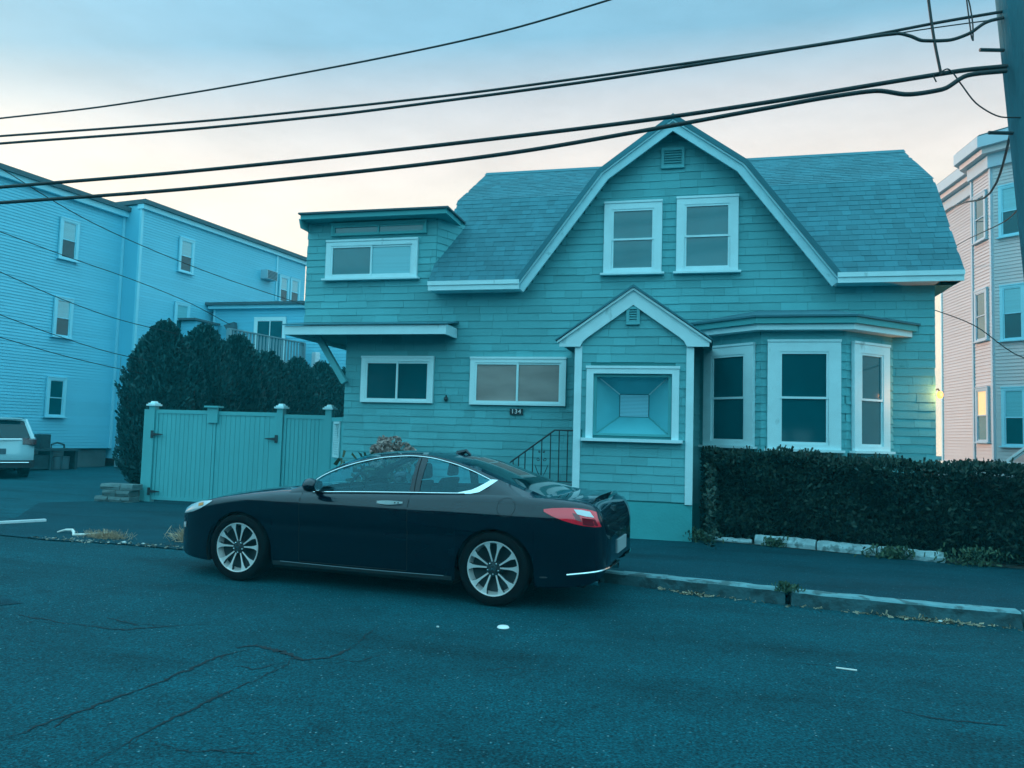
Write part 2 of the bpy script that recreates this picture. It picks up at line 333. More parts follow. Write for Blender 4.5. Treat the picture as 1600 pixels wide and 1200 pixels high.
# wall body
wb = MB(); wb.box(-6.12, 3.38, YF, 18.9, .10, 4.04)
wb.prism([(-2.9, 4.04), (-1.58, 5.80), (-.47, 6.60), (.60, 5.82), (1.95, 4.04)], YF, 15.4)
wb.box(-6.98, -4.50, YF, 18.6, 3.40, 5.33)
wb.slab([(-4.5, YF), (-4.12, YF+.75), (-4.12, YF+3), (-4.5, YF+3)], 4.04, 5.33)
for x in (-4.36, 3.30): wb.add([(x, 12.5, 4.04), (x, 13.72, 5.85), (x, 15.6, 7.0), (x, 17.5, 5.85), (x, 18.9, 4.04), (x+.08, 12.5, 4.04), (x+.08, 13.72, 5.85), (x+.08, 15.6, 7.0), (x+.08, 17.5, 5.85), (x+.08, 18.9, 4.04)],
        [(0, 1, 2, 3, 4), (9, 8, 7, 6, 5)])
wall = wb.build('wall', WALLB, house)
MB().box(-6.09, 3.35, YF-.012, YF+.3, .10, .56).build('foundation', CONC, house)

def cam_size(p, w, h): d = (Vector(p)-Vector((0, 0, EYE))).length; return w*h/d**2
def shingle_mesh(mb, x0, x1, z0, z1, t0=.004, t1=.015):   # butt-edged shingle: thick at its lower edge; frame's N points outwards
    mb.add([(x0, 0, z0), (x1, 0, z0), (x1, t1, z0), (x0, t1, z0), (x0, 0, z1), (x1, 0, z1), (x1, t0, z1), (x0, t0, z1)],
           [(0, 1, 2, 3), (4, 7, 6, 5), (3, 2, 6, 7), (0, 3, 7, 4), (1, 5, 6, 2)])
def courses(O, U, N, z0, z1, exp, span, holes, wmin=.18, wmax=.62):
    """list of (x0, x1, zlow, ztop) shingles; span(z) -> list of (a, b)"""
    L = []; k = 0; z = z0
    while z < z1-.02:
        h = min(exp, z1-z)
        for a, b in span(z+.5*h):
            x = a-random.uniform(0, .3)
            while x < b:
                w = random.uniform(wmin, wmax); xa, xb = max(a, x), min(b, x+w); x += w
                if xb-xa < .03: continue
                if any(xa > hx0 and xb < hx1 and z > hz0 and z+h < hz1 for hx0, hx1, hz0, hz1 in holes): continue
                dz = random.gauss(0, .0022); L.append((xa+.0015, xb-.0015, z+dz, z+h+.012))
        z += exp
    return L
def lay(L, O, U, N, parent, m, name, limit=None, stuffname=None):
    Nn = Vector(N).normalized(); Ov = Vector(O); Uv = Vector(U).normalized()
    if limit is not None and len(L) > limit:
        L = sorted(L, key=lambda q: -cam_size(Ov+Uv*((q[0]+q[1])/2)+Vector((0, 0, q[2])), q[1]-q[0], q[3]-q[2]))
    rest = MB().frame(O, U, N)
    for i, q in enumerate(L):
        if limit is None or i < limit:
            b = MB().frame(O, U, N); shingle_mesh(b, *q, t1=.015+random.uniform(-.003, .004)); b.build(name, m, parent)
        else: shingle_mesh(rest, *q, t1=.015+random.uniform(-.003, .004))
    if rest.v: o = rest.build(stuffname or name, m, parent); o['kind'] = 'stuff'
HOLES = [(-5.81, -4.45, 2.04, 2.85), (-3.80, -2.15, 2.04, 2.84), (-1.59, -.63, 4.2, 5.42), (-.42, .56, 4.2, 5.45), (-6.60, -4.82, 4.22, 4.94), (-6.52, -4.66, 5.02, 5.26), (-.66, -.29, 5.96, 6.28)]
def span(z):
    if z < 3.40:
        L = [(-6.13, -1.74), (-.14, .06), (2.76, 3.39)]
        if z > 2.95: L = [(-6.13, .06), (2.76, 3.39)]
        if z > 3.24: L = [(-6.13, 3.39)]
        return L
    if z < 4.02: return [(-6.99, 3.39)]
    a, b = gab_x(z); L = [(a+.16, b-.16)] if b-a > .6 else []
    if z < 5.32: L.append((-6.99, -4.50))
    return L
lay(courses(None, None, None, .55, 6.5, .127, span, HOLES), (0, YF, 0), (1, 0, 0), (0, -1, 0), wall, SHINGLE, 'shingle', 300, 'small_shingles')
# cheek of the upper room beside the roof
lay(courses(None, None, None, 4.1, 5.3, .127, lambda z: [(0, .83)], []), (-4.5, YF, 0), (.38, .75, 0), (.75, -.38, 0), wall, SHINGLE, 'cheek_shingle')

def window(parent, O, U, N, x0, x1, z0, z1, style, cw=.095, panes=None, sill=True, cas=None, proud=.055, name='window', sub=None):
    """casing is the window mesh; sashes, panes and sill are its pieces (or direct pieces of `sub`)"""
    cas = cas or TRIM; panes = panes or [PANE, PANE]
    f = lambda: MB().frame(O, U, N)
    a = f(); a.box(x0, x1, .0, proud, z1-cw, z1); a.box(x0, x0+cw, .0, proud, z0, z1-cw); a.box(x1-cw, x1, .0, proud, z0, z1-cw); a.box(x0+cw, x1-cw, 0, proud, z0, z0+cw*.45)
    a.box(x0-.006, x1+.006, .0, proud+.014, z1-.022, z1+.012)
    w = a.build(name if sub is None else 'window_frame', cas, parent if sub is None else sub)
    tgt = w if sub is None else sub
    X0, X1, Z0, Z1 = x0+cw, x1-cw, z0+cw*.45, z1-cw; sw = .032
    def sash(ax0, ax1, az0, az1, y):
        s_ = f(); s_.box(ax0, ax1, .004, y, az1-sw, az1); s_.box(ax0, ax1, .004, y, az0, az0+sw); s_.box(ax0, ax0+sw, .004, y, az0+sw, az1-sw); s_.box(ax1-sw, ax1, .004, y, az0+sw, az1-sw)
        s_.build('sash', cas, tgt)
    def pane(ax0, ax1, az0, az1, y, m):
        f().box(ax0+sw-.004, ax1-sw+.004, .0, y, az0+sw-.004, az1-sw+.004).build('pane', m, tgt)
    if style == 'hung':
        zm = (Z0+Z1)/2; sash(X0, X1, zm-.016, Z1, .046); sash(X0+.002, X1-.002, Z0, zm+.016-.001, .034)
        pane(X0, X1, zm-.016, Z1, .024, panes[0]); pane(X0, X1, Z0, zm+.016, .022, panes[1])
    elif style == 'slider':
        xm = (X0+X1)/2; sash(X0, xm+.02, Z0, Z1, .046); sash(xm-.018, X1, Z0+.001, Z1-.001, .034)
        pane(X0, xm+.02, Z0, Z1, .024, panes[0]); pane(xm-.018, X1, Z0, Z1, .022, panes[1])
    else:
        sash(X0, X1, Z0, Z1, .04); pane(X0, X1, Z0, Z1, .022, panes[0])
    if sill: f().box(x0-.045, x1+.045, .0, proud+.05, z0-.035, z0-.002).build('sill', cas, tgt)
    return w
FW = dict(O=(0, YF-.018, 0), U=(1, 0, 0), N=(0, -1, 0))
window(house, x0=-5.80, x1=-4.46, z0=2.05, z1=2.85, style='slider', cw=.085, cas=TRIMC, sill=False, **FW)
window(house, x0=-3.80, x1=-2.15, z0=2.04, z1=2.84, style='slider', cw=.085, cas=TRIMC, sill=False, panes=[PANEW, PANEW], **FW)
window(house, x0=-1.57, x1=-.63, z0=4.235, z1=5.42, style='hung', cw=.125, panes=[PANEB, PANEB], **FW)
window(house, x0=-.40, x1=.56, z0=4.235, z1=5.45, style='hung', cw=.125, panes=[PANEB, PANEB], **FW)
window(house, x0=-6.58, x1=-4.83, z0=4.25, z1=4.94, style='slider', cw=.10, panes=[PANEB, PANEL], **FW)
window(house, x0=-6.50, x1=-4.68, z0=5.03, z1=5.25, style='slider', cw=.04, panes=[PANEB, PANEB], sill=False, cas=SOFFIT, name='transom_window', **FW)
def vent(parent, x0, x1, z0, z1, n, Y):
    a = MB(); c = .045
    a.box(x0, x1, Y-.045, Y, z1-c, z1); a.box(x0, x1, Y-.045, Y, z0, z0+c); a.box(x0, x0+c, Y-.045, Y, z0+c, z1-c); a.box(x1-c, x1, Y-.045, Y, z0+c, z1-c); a.box(x0+c, x1-c, Y-.012, Y, z0+c, z1-c)
    lv = a.build('louvre_vent', SHINGLE, parent)
    par = lv if parent is house else parent
    for i in range(n):
        z = z0+c+(z1-z0-2*c)*i/n; h = (z1-z0-2*c)/n
        MB().add([(x0+c, Y-.042, z+.004), (x1-c, Y-.042, z+.004), (x1-c, Y-.012, z+h*.9), (x0+c, Y-.012, z+h*.9), (x0+c, Y-.036, z), (x1-c, Y-.036, z), (x1-c, Y-.008, z+h*.8), (x0+c, Y-.008, z+h*.8)],
             [(0, 1, 2, 3), (7, 6, 5, 4), (0, 4, 5, 1), (3, 2, 6, 7)]).build('slat', SHINGLE, par)
vent(house, -.66, -.29, 5.95, 6.29, 6, YF-.012)

# ---- roof: main gambrel (ridge along the street) and the front gable
RX0, RX1 = -4.50, 3.68; EA, KN, RI = (12.20, 4.10), (13.66, 5.95), (15.60, 7.14)
rb = MB(); th = .07
prof = [EA, KN, RI, (2*RI[0]-KN[0], KN[1]), (2*RI[0]-EA[0], EA[1])]
def roof_slab(q):          # four (x, y, z) corners of a slope, given thickness downwards
    A, B, C_, D_ = [Vector(p) for p in q]; n_ = (B-A).cross(D_-A).normalized()
    if n_.z < 0: n_ = -n_
    rb.add([tuple(p) for p in (A, B, C_, D_)]+[tuple(p-n_*th) for p in (A, B, C_, D_)], [(0, 1, 2, 3), (7, 6, 5, 4), (0, 4, 5, 1), (1, 5, 6, 2), (2, 6, 7, 3), (3, 7, 4, 0)])
ge, gk = gab_x(EA[1]), gab_x(KN[1])
roof_slab([(RX0, *EA), (ge[0]+.03, *EA), (gk[0]+.03, *KN), (RX0, *KN)]); roof_slab([(ge[1]-.03, *EA), (RX1, *EA), (RX1, *KN), (gk[1]-.03, *KN)])
roof_slab([(RX0, *KN), (RX1, *KN), (RX1, *RI), (RX0, *RI)]); roof_slab([(RX1, *prof[3]), (RX0, *prof[3]), (RX0, *RI), (RX1, *RI)]); roof_slab([(RX1, *prof[4]), (RX0, *prof[4]), (RX0, *prof[3]), (RX1, *prof[3])])
gin = off_line(GAB, .06); gout = off_line(GAB, -.015)
for i in range(4):
    rb.prism([gout[i], gout[i+1], gin[i+1], gin[i]], 12.17, 15.55)
roof = rb.build('roof', ROOF, house)
tabs = []
for (p, q) in ((EA, KN), (KN, RI)):
    L = math.hypot(q[0]-p[0], q[1]-p[1]); nrow = int(round(L/.128)); ex = L/nrow
    d = ((q[0]-p[0])/L, (q[1]-p[1])/L); nn = (-d[1], d[0])
    for r in range(nrow):
        s0, s1 = r*ex-.004, r*ex+ex+.02
        zc = p[1]+d[1]*(s0+ex*.5); spans = []
        a, b = gab_x(zc)
        spans = [(RX0-.02, a-.01), (b+.01, RX1+.02)] if b-a > .05 else [(RX0-.02, RX1+.02)]
        for xa, xb in spans:
            x = xa-random.uniform(0, .3)
            while x < xb:
                w = random.choice((.14, .17, .17, .2)); x0, x1 = max(x, xa), min(x+w, xb); x += w
                if x1-x0 > .03: tabs.append((x0+.002, x1-.002, p, d, nn, s0, s1, random.uniform(.007, .012)))
def tab_mesh(mb, x0, x1, p, d, nn, s0, s1, t):
    g = lambda s_, h: (p[0]+d[0]*s_+nn[0]*h, p[1]+d[1]*s_+nn[1]*h)
    a0, a1, b0, b1 = g(s0, .001), g(s0, t), g(s1, .001), g(s1, .003)
    mb.add([(x0, *a0), (x1, *a0), (x1, *a1), (x0, *a1), (x0, *b0), (x1, *b0), (x1, *b1), (x0, *b1)], [(0, 1, 2, 3), (3, 2, 6, 7), (0, 3, 7, 4), (1, 5, 6, 2)])
tabs.sort(key=lambda q: -(q[1]-q[0])*(2.0 if q[2] is EA else 1.0)/((q[2][0]+q[3][0]*q[5])**2+.25*(q[0])**2))
rest = MB()
for i, q in enumerate(tabs):
    if i < 300: b = MB(); tab_mesh(b, *q); b.build('roof_shingle', ROOF, roof)
    else: tab_mesh(rest, *q)
o = rest.build('small_roof_shingles', ROOF, roof); o['kind'] = 'stuff'
rc_ = MB(); rc_.U = Vector((0, 1, 0)); rc_.N = Vector((1, 0, 0)); rc_.prism([(RI[0]-.15, RI[1]-.075), (RI[0], RI[1]+.03), (RI[0]+.15, RI[1]-.075), (RI[0], RI[1]+.012)], RX0-.03, RX1+.03); rc_.build('ridge_cap', ROOF, roof)
# rake boards, crown strip and soffit of the front gable
in1, in2 = off_line(GAB, .065), off_line(GAB, .205)
for i in range(4):
    MB().prism([in1[i], in1[i+1], in2[i+1], in2[i]], 12.215, 12.255).build('rake_board', RAKE, house)
    MB().prism([off_line(GAB, .0)[i], off_line(GAB, .0)[i+1], off_line(GAB, .085)[i+1], off_line(GAB, .085)[i]], 12.185, 12.214).build('rake_crown', RAKE, house)
    s_ = MB(); a, b = in2[i], in2[i+1]; a2, b2 = in1[i], in1[i+1]
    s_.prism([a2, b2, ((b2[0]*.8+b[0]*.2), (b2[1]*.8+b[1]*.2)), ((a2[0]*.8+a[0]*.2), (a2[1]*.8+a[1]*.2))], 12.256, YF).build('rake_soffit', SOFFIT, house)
for x0, x1 in ((RX0+.0, -2.92), (1.98, RX1)):
    f = MB(); f.box(x0, x1, 12.155, 12.195, 3.945, 4.085); f.box(x0-.005, x1+.005, 12.135, 12.157, 4.03, 4.10); f.build('eave_fascia', TRIM, house)
    MB().box(x0+.01, x1-.01, 12.196, YF, 3.955, 3.985).build('eave_soffit', TRIM, house)
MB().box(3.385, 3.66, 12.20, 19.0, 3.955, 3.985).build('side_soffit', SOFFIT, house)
# ---- upper room: flat roof, canopy, brace
MB().box(-7.02, -4.20, YF-.34, 18.7, 5.375, 5.405).build('flat_roof', GREYR, house); MB().box(-6.99, -4.24, YF-.30, 18.6, 5.29, 5.374).build('roof_fascia', SOFFIT, house)
MB().prism([(-7.0, 5.29), (-6.96, 5.12), (-6.985, 5.29)], YF-.34, YF-.02).build('cornice_bracket', SOFFIT, house)
a = MB(); a.box(-7.02, -4.07, YF-.62, YF-.585, 3.17, 3.325); a.box(-4.105, -4.07, YF-.585, YF-.02, 3.17, 3.34); a.box(-7.02, -6.985, YF-.585, 18.6, 3.17, 3.325); a.build('canopy_fascia', TRIM, house)
a = MB(); a.add([(-7.05, YF-.66, 3.33), (-4.04, YF-.66, 3.33), (-4.04, YF-.018, 3.44), (-7.05, YF-.018, 3.44), (-7.05, YF-.66, 3.35), (-4.04, YF-.66, 3.35), (-4.04, YF-.018, 3.465), (-7.05, YF-.018, 3.465)],
    [(0, 3, 2, 1), (4, 5, 6, 7), (0, 1, 5, 4), (1, 2, 6, 5), (2, 3, 7, 6), (3, 0, 4, 7)]); a.build('canopy_roof', ROOF, house)
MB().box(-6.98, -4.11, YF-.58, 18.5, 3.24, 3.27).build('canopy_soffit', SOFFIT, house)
br = MB().frame((-6.66, YF-.10, 3.235), (.57, 0, -.85), (0, 1, 0)); br.Z = Vector((.85, 0, .57)).normalized(); br.box(0, 1.03, -.05, .05, -.05, .05); br.build('canopy_brace', SHINGLE, house)

# ---- entry porch
pm = MB(); PX0, PX1 = -1.775, -.105
pm.box(PX0, -1.50, YP+.02, YF-.02, .64, 2.95); pm.box(-.40, PX1, YP+.02, YF-.02, .64, 2.95); pm.box(-1.50, -.40, YP+.02, YF-.02, .64, 1.57); pm.box(-1.50, -.40, YP+.02, YF-.02, 2.50, 2.95)
pm.box(-1.50, -.40, YP+.55, YF-.02, 1.57, 2.50); pm.prism([(PX0, 2.95), (-.94, 3.56), (PX1, 2.95)], YP+.02, YF-.02)
porch = pm.build('entry_porch', WALLB, house)
MB().box(-1.79, -.09, YP+.012, YF-.02, .06, .637).build('porch_foundation', CONC, house)
def pspan(z):
    if 1.50 < z < 2.60: return [(-1.70, -1.56), (-.345, -.19)]
    if z < 2.92: return [(-1.70, -.19)]
    w = (3.58-z)/.63*.84; return [(-.94-w, -.94+w)] if w > .05 else []
lay(courses(None, None, None, .66, 3.56, .124, pspan, []), (0, YP+.02, 0), (1, 0, 0), (0, -1, 0), porch, SHINGLE, 'shingle')
for x in (-1.80, -.195): MB().box(x, x+.105, YP-.012, YP+.11, .63, 2.88).build('corner_post', TRIM, porch)
for sgn in (-1, 1):
    q = [(-.955, 3.70), (-.955+sgn*1.075, 2.935), (-.955+sgn*1.075, 2.865), (-.955+sgn*.765, 2.865), (-.955+sgn*.725, 2.945), (-.955+sgn*.655, 3.005), (-.955, 3.475)]
    MB().prism(q, YP-.055, YP-.015).build('gable_board', TRIM, porch)
    q2 = [(-.955, 3.725), (-.955+sgn*1.10, 2.945), (-.955+sgn*1.10, 2.915), (-.955, 3.69)]
    MB().prism(q2, YP-.095, YP-.056).build('crown_strip', TRIMC, porch)
    q3 = [(-.955, 3.765), (-.955+sgn*1.125, 2.965), (-.955+sgn*1.125, 2.946), (-.955, 3.726)]
    MB().prism(q3, YP-.12, YF-.02).build('porch_roof', ROOF, porch)
vent(porch, -1.055, -.86, 3.19, 3.46, 5, YP+.004)
# funnel-shaped porch window
a = MB(); Z0, Z1, X0, X1, cw = 1.535, 2.575, -1.615, -.29, .10
a.box(X0, X1, YP-.045, YP+.03, Z1-cw, Z1); a.box(X0, X0+cw, YP-.045, YP+.03, Z0, Z1-cw); a.box(X1-cw, X1, YP-.045, YP+.03, Z0, Z1-cw); a.box(X0-.01, X1+.01, YP-.058, YP-.0455, Z1-.025, Z1+.012)
a.build('window_frame', TRIM, porch)
MB().box(X0-.06, X1+.06, YP-.10, YP+.02, Z0-.045, Z0).build('sill', TRIM, porch)
oz = [(-1.51, 1.575), (-.40, 1.575), (-.40, 2.475), (-1.51, 2.475)]; iz = [(-1.175, 1.86), (-.735, 1.86), (-.735, 2.20), (-1.175, 2.20)]
SCREEN = mat('ribbed_porch_panel', (.10,.48,.55), .55, .06, 3, bump=.25, bscale=120, bstretch=(.1, .1, 1))
for i in range(4):
    j = (i+1) % 4; yo, yi = YP+.06, YP+.42
    MB().add([(oz[i][0], yo, oz[i][1]), (oz[j][0], yo, oz[j][1]), (iz[j][0], yi, iz[j][1]), (iz[i][0], yi, iz[i][1])], [(0, 1, 2, 3)]).build('reveal_panel', SCREEN, porch)
    d = Vector((iz[i][0], yi, iz[i][1]))-Vector((oz[i][0], yo, oz[i][1]))
    MB().tube([(oz[i][0], yo-.006, oz[i][1]), (iz[i][0], yi-.006, iz[i][1])], .011, 5).build('corner_bead', TRIM if i > 1 else SOFFIT, porch)
    f = MB(); xa, xb = sorted((oz[i][0], oz[j][0])); za, zb = sorted((oz[i][1], oz[j][1])); f.box(xa-.03, xb+.03, YP+.02, YP+.058, za-.03, zb+.03) if False else None
a = MB(); a.box(-1.515, -.395, YP+.01, YP+.055, 2.43, 2.475); a.box(-1.515, -.395, YP+.01, YP+.055, 1.575, 1.61); a.box(-1.515, -1.47, YP+.01, YP+.055, 1.61, 2.43); a.box(-.44, -.395, YP+.01, YP+.055, 1.61, 2.43); a.build('sash', SOFFIT, porch)
MB().box(-1.18, -.73, YP+.425, YP+.435, 1.855, 2.205).build('pane', PANE, porch)
for i in range(16): MB().box(-1.165, -.745, YP+.405, YP+.415, 1.868+i*.0205, 1.885+i*.0205).build('pale_slat', BLUE2, porch)  # fine pale slats across the centre pane

# ---- bay window
BA, BB, BC, BD = Vector((0.0, YF, 0)), Vector((.87, YF-.72, 0)), Vector((2.03, YF-.72, 0)), Vector((2.80, YF, 0))
bay = MB().slab([(p.x, p.y) for p in (BA, BB, BC, BD)], .12, 3.20).build('bay_window', WALLB, house)
for P, Q, wx0, wx1, wz0, wz1 in ((BA, BB, .12, 1.04, 1.475, 3.0), (BB, BC, .085, 1.085, 1.455, 3.03), (BC, BD, .095, .90, 1.455, 3.02)):
    U = (Q-P).normalized(); N = Vector((U.y, -U.x, 0)); Lw = (Q-P).length
    lay(courses(None, None, None, .5, 3.2, .124, lambda z: [(-.008, Lw+.008)], [(wx0, wx1, wz0, wz1)]), tuple(P), tuple(U), tuple(N), bay, SHINGLE, 'shingle')
    window(None, tuple(P+N*.018), tuple(U), tuple(N), wx0, wx1, wz0, wz1, 'hung', cw=.15 if P is not BB else .165, panes=[PANE, PANE], sub=bay)
def ring(d):   # bay outline pushed out by d
    q = off_line([(p.x, p.y) for p in (BA-Vector((.4, -.33, 0)), BB, BC, BD+Vector((.4, .37, 0)))], d); return q
def clipy(q): # cut at the wall face
    o = list(q)
    for e, i in ((0, 1), (3, 2)):
        t = (YF-.02-q[i][1])/(q[e][1]-q[i][1]); o[e] = (q[i][0]+(q[e][0]-q[i][0])*t, YF-.02)
    return o
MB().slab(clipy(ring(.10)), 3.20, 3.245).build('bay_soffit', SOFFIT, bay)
MB().slab(clipy(ring(.20)), 3.17, 3.255).build('bay_fascia', TRIM, bay)
MB().slab(clipy(ring(.25)), 3.256, 3.345).build('bay_gutter', SOFFIT, bay)
q = clipy(ring(.28)); ap = [(.35, YF-.02), (.95, YF-.02), (1.95, YF-.02), (2.5, YF-.02)]
MB().add([(x, y, 3.346) for x, y in q]+[(x, y, 3.375) for x, y in q]+[(.9, YF-.018, 3.60), (1.95, YF-.018, 3.60)],
    [(0, 1, 5, 4), (1, 2, 6, 5), (2, 3, 7, 6), (4, 5, 8), (5, 6, 9, 8), (6, 7, 9), (3, 2, 1, 0)]).build('bay_roof', ROOF, bay)

# ---- house number, bell, steps
a = MB(); a.box(-3.09, -2.87, YF-.052, YF-.02, 1.885, 1.985); plate = a.build('number_plate', BLACKM, house)
tx = bpy.data.curves.new('numerals', 'FONT'); tx.body = '134'; tx.size = .105; tx.align_x = 'CENTER'; tx.align_y = 'CENTER'; tx.extrude = .004; tx.space_character = 1.15
tmp = bpy.data.objects.new('numerals', tx); col.objects.link(tmp); bpy.context.view_layer.update()
nme = bpy.data.meshes.new_from_object(tmp.evaluated_get(bpy.context.evaluated_depsgraph_get())); bpy.data.objects.remove(tmp)
to = bpy.data.objects.new('numerals', nme); col.objects.link(to); to.parent = plate; nme.materials.clear(); nme.materials.append(mat('white_numeral', (.75,.8,.8), .5))
to.location = Vector((-2.98, YF-.056, 1.936))-origin(plate); to.rotation_euler = (R(90), 0, 0)
a = MB(); a.lathe([(.0, -.045), (.02, -.03), (.038, .0), (.03, .035), (.012, .05), (0, .055)], (-4.22, YF-.05, 2.12), 'z', 12); a.tube([(-4.22, YF-.02, 2.18), (-4.22, YF-.06, 2.19), (-4.22, YF-.06, 2.16)], .008, 6); smooth(a.build('wall_bell', BLACKM, house))
STEP = mat('worn_concrete_step', (.12,.22,.24), .9, .2, 4, bump=.4, bscale=30)
for i, (z, x0) in enumerate(((.78, -2.22), (.615, -2.50), (.45, -2.78), (.285, -3.06))):
    MB().box(x0, -1.80 if i == 0 else x0+.28, 11.42, 12.45, .06, z).build('porch_step', STEP, house)
rl = thing('stair_railing', 'black wrought iron railing with scrolls on the steps beside the entry porch', 'railing', (-2.3, 11.47, .6))
yr = 11.47
MB().tube([(-1.80, yr, 1.635), (-2.13, yr, 1.635), (-2.80, yr, 1.135), (-2.835, yr, 1.10), (-2.83, yr, 1.06), (-2.80, yr, 1.045), (-2.765, yr, 1.06)], .013, 8).build('handrail', BLACKM, rl)
MB().tube([(-1.80, yr, .865), (-2.13, yr, .865), (-2.80, yr, .40)], .010, 6).build('bottom_rail', BLACKM, rl)
def rz(x): return (1.635, .865) if x > -2.13 else (1.635-(-2.13-x)*.746, .865-(-2.13-x)*.694)
for x in (-1.93, -2.06, -2.19, -2.325, -2.46, -2.58, -2.68, -2.765):
    zt, zb = rz(x); MB().box(x-.0075, x+.0075, yr-.0075, yr+.0075, (zb if x > -2.7 else .30), zt).build('baluster', BLACKM, rl)
xc = -2.325; zc = 1.19
for sg in (-1, 1):
    for cz, r_, a0 in ((zc, .036, 0), (zc+.115, .022, 0)):
        pts = [(xc+sg*(.012+r_*1.1+math.cos(t)*r_*(1-t/14)), yr, cz+math.sin(t)*r_*(1-t/14)) for t in np.linspace(math.pi*1.0, math.pi*3.2, 16)]
        MB().tube(pts, .006, 5).build('scroll', BLACKM, rl)
    MB().tube([(xc+sg*.01, yr, .90), (xc+sg*.06, yr, 1.0), (xc+sg*.10, yr, 1.10)], .006, 5).build('scroll', BLACKM, rl)
# ---- lit lamp on the house's side wall
lp = thing('wall_lamp', 'lit warm lamp glowing at the far corner of the teal house', 'lamp', (3.44, 12.66, 2.30))
a = MB(); a.box(3.385, 3.42, 12.62, 12.70, 2.22, 2.40); a.tube([(3.40, 12.66, 2.38), (3.46, 12.66, 2.41), (3.48, 12.66, 2.37)], .012, 6); a.build('bracket', BLACKM, lp)
a = MB(); a.lathe([(0, -.06), (.03, -.05), (.046, 0), (.03, .045), (0, .055)], (3.47, 12.60, 2.32), 'z', 14); smooth(a.build('bulb', mat('lit_bulb', (.1, .05, .02), .4, emit=(1.0, .33, .07, 2.2)), lp))
ll = bpy.data.lights.new('bulb_light', 'POINT'); ll.energy = 14; ll.color = (1, .36, .09); ll.shadow_soft_size = .05
lo = bpy.data.objects.new('bulb_light', ll); col.objects.link(lo); lo.location = (3.53, 12.44, 2.32)
# ------------------------------------------------------------------ gate, fence, planting
GX = [-10.74, -9.36, -7.90, -6.88]; GY = [13.40, 13.42, 13.45, 13.47]
HINGE = mat('black_hinge', (.02,.035,.04), .6)
def post(parent, x, y, h=1.93, w=.13):
    MB().box(x-w/2, x+w/2, y-w/2, y+w/2, 0, h).build('post', FENCE, parent)
    a = MB(); a.box(x-.105, x+.105, y-.105, y+.105, h, h+.035); a.box(x-.08, x+.08, y-.08, y+.08, h+.0351, h+.06)
    a.add([(x-.055, y-.055, h+.06), (x+.055, y-.055, h+.06), (x+.055, y+.055, h+.06), (x-.055, y+.055, h+.06), (x-.04, y-.04, h+.095), (x+.04, y-.04, h+.095), (x+.04, y+.04, h+.095), (x-.04, y+.04, h+.095)],
          [(0, 1, 5, 4), (1, 2, 6, 5), (2, 3, 7, 6), (3, 0, 4, 7), (4, 5, 6, 7)]); a.build('post_cap', TRIMC, parent)
def leaf(parent, x0, x1, y0, y1, z0, z1, n, front=-.018):
    U = Vector((x1-x0, y1-y0, 0)); L = U.length; N = Vector((U.y, -U.x, 0))
    F = lambda: MB().frame((x0, y0, 0), U, N)
    f = F(); f.box(0, L, -.02, .028, z1-.075, z1); f.box(0, L, -.02, .028, z0, z0+.06); f.box(0, .055, -.02, .028, z0+.06, z1-.075); f.box(L-.055, L, -.02, .028, z0+.06, z1-.075); f.build('gate_frame', FENCE, parent)
    w = (L-.11)/n
    for i in range(n):
        a = .055+i*w; b = F(); b.add([(a+.002, -.012, z0+.06), (a+w-.002, -.012, z0+.06), (a+w-.002, .008, z0+.06), (a+w-.009, .013, z0+.06), (a+.009, .013, z0+.06), (a+.002, .008, z0+.06),
            (a+.002, -.012, z1-.075), (a+w-.002, -.012, z1-.075), (a+w-.002, .008, z1-.075), (a+w-.009, .013, z1-.075), (a+.009, .013, z1-.075), (a+.002, .008, z1-.075)],
            [(1, 2, 8, 7), (2, 3, 9, 8), (3, 4, 10, 9), (4, 5, 11, 10), (5, 0, 6, 11), (0, 1, 7, 6)]); b.build('board', FENCE, parent)
    return F
def hinge(parent, x, y, z, sg):
    a = MB(); a.prism([(x-sg*.035, z-.075), (x+sg*.025, z-.075), (x+sg*.025, z-.028), (x+sg*.24, z-.008), (x+sg*.24, z+.008), (x+sg*.025, z+.028), (x+sg*.025, z+.075), (x-sg*.035, z+.075)], y-.014, y); a.build('hinge', HINGE, parent)
gate = thing('driveway_gate', 'pale teal double gate of vertical boards with black strap hinges', 'gate', (-9.3, 13.42, 0))
post(gate, GX[0], GY[0]); MB().box(GX[0]-.20, GX[0]-.07, GY[0]-.03, GY[0]+.03, .0, 1.86).build('end_board', FENCE, gate)
leaf(gate, GX[0]+.075, GX[1]-.006, GY[0], GY[1], .055, 1.86, 12); leaf(gate, GX[1]+.006, GX[2]-.075, GY[1], GY[2], .055, 1.85, 12)
a = MB(); a.box(GX[1]-.115, GX[1]+.115, GY[1]-.07, GY[1]-.031, 1.62, 1.92); a.box(GX[1]-.16, GX[1]+.16, GY[1]-.12, GY[1]+.06, 1.92, 1.955); a.build('centre_block', FENCE, gate)
hinge(gate, GX[0]+.05, GY[0]-.07, 1.36, 1); hinge(gate, GX[0]+.05, GY[0]-.07, .22, 1); hinge(gate, GX[2]-.05, GY[2]-.07, 1.34, -1); hinge(gate, GX[2]-.05, GY[2]-.07, .22, -1)
fence = thing('fence', 'pale teal vinyl fence panel between the double gate and the house', 'fence', (-7.3, 13.46, 0))
post(fence, GX[2], GY[2]); post(fence, GX[3], GY[3]); leaf(fence, GX[2]+.075, GX[3]-.07, GY[2], GY[3], .055, 1.82, 9)
F = leaf(fence, GX[3]+.07, -6.12, GY[3]-.02, 12.62, .055, 1.78, 7)
LQ = (.70**2+.75**2)**.5
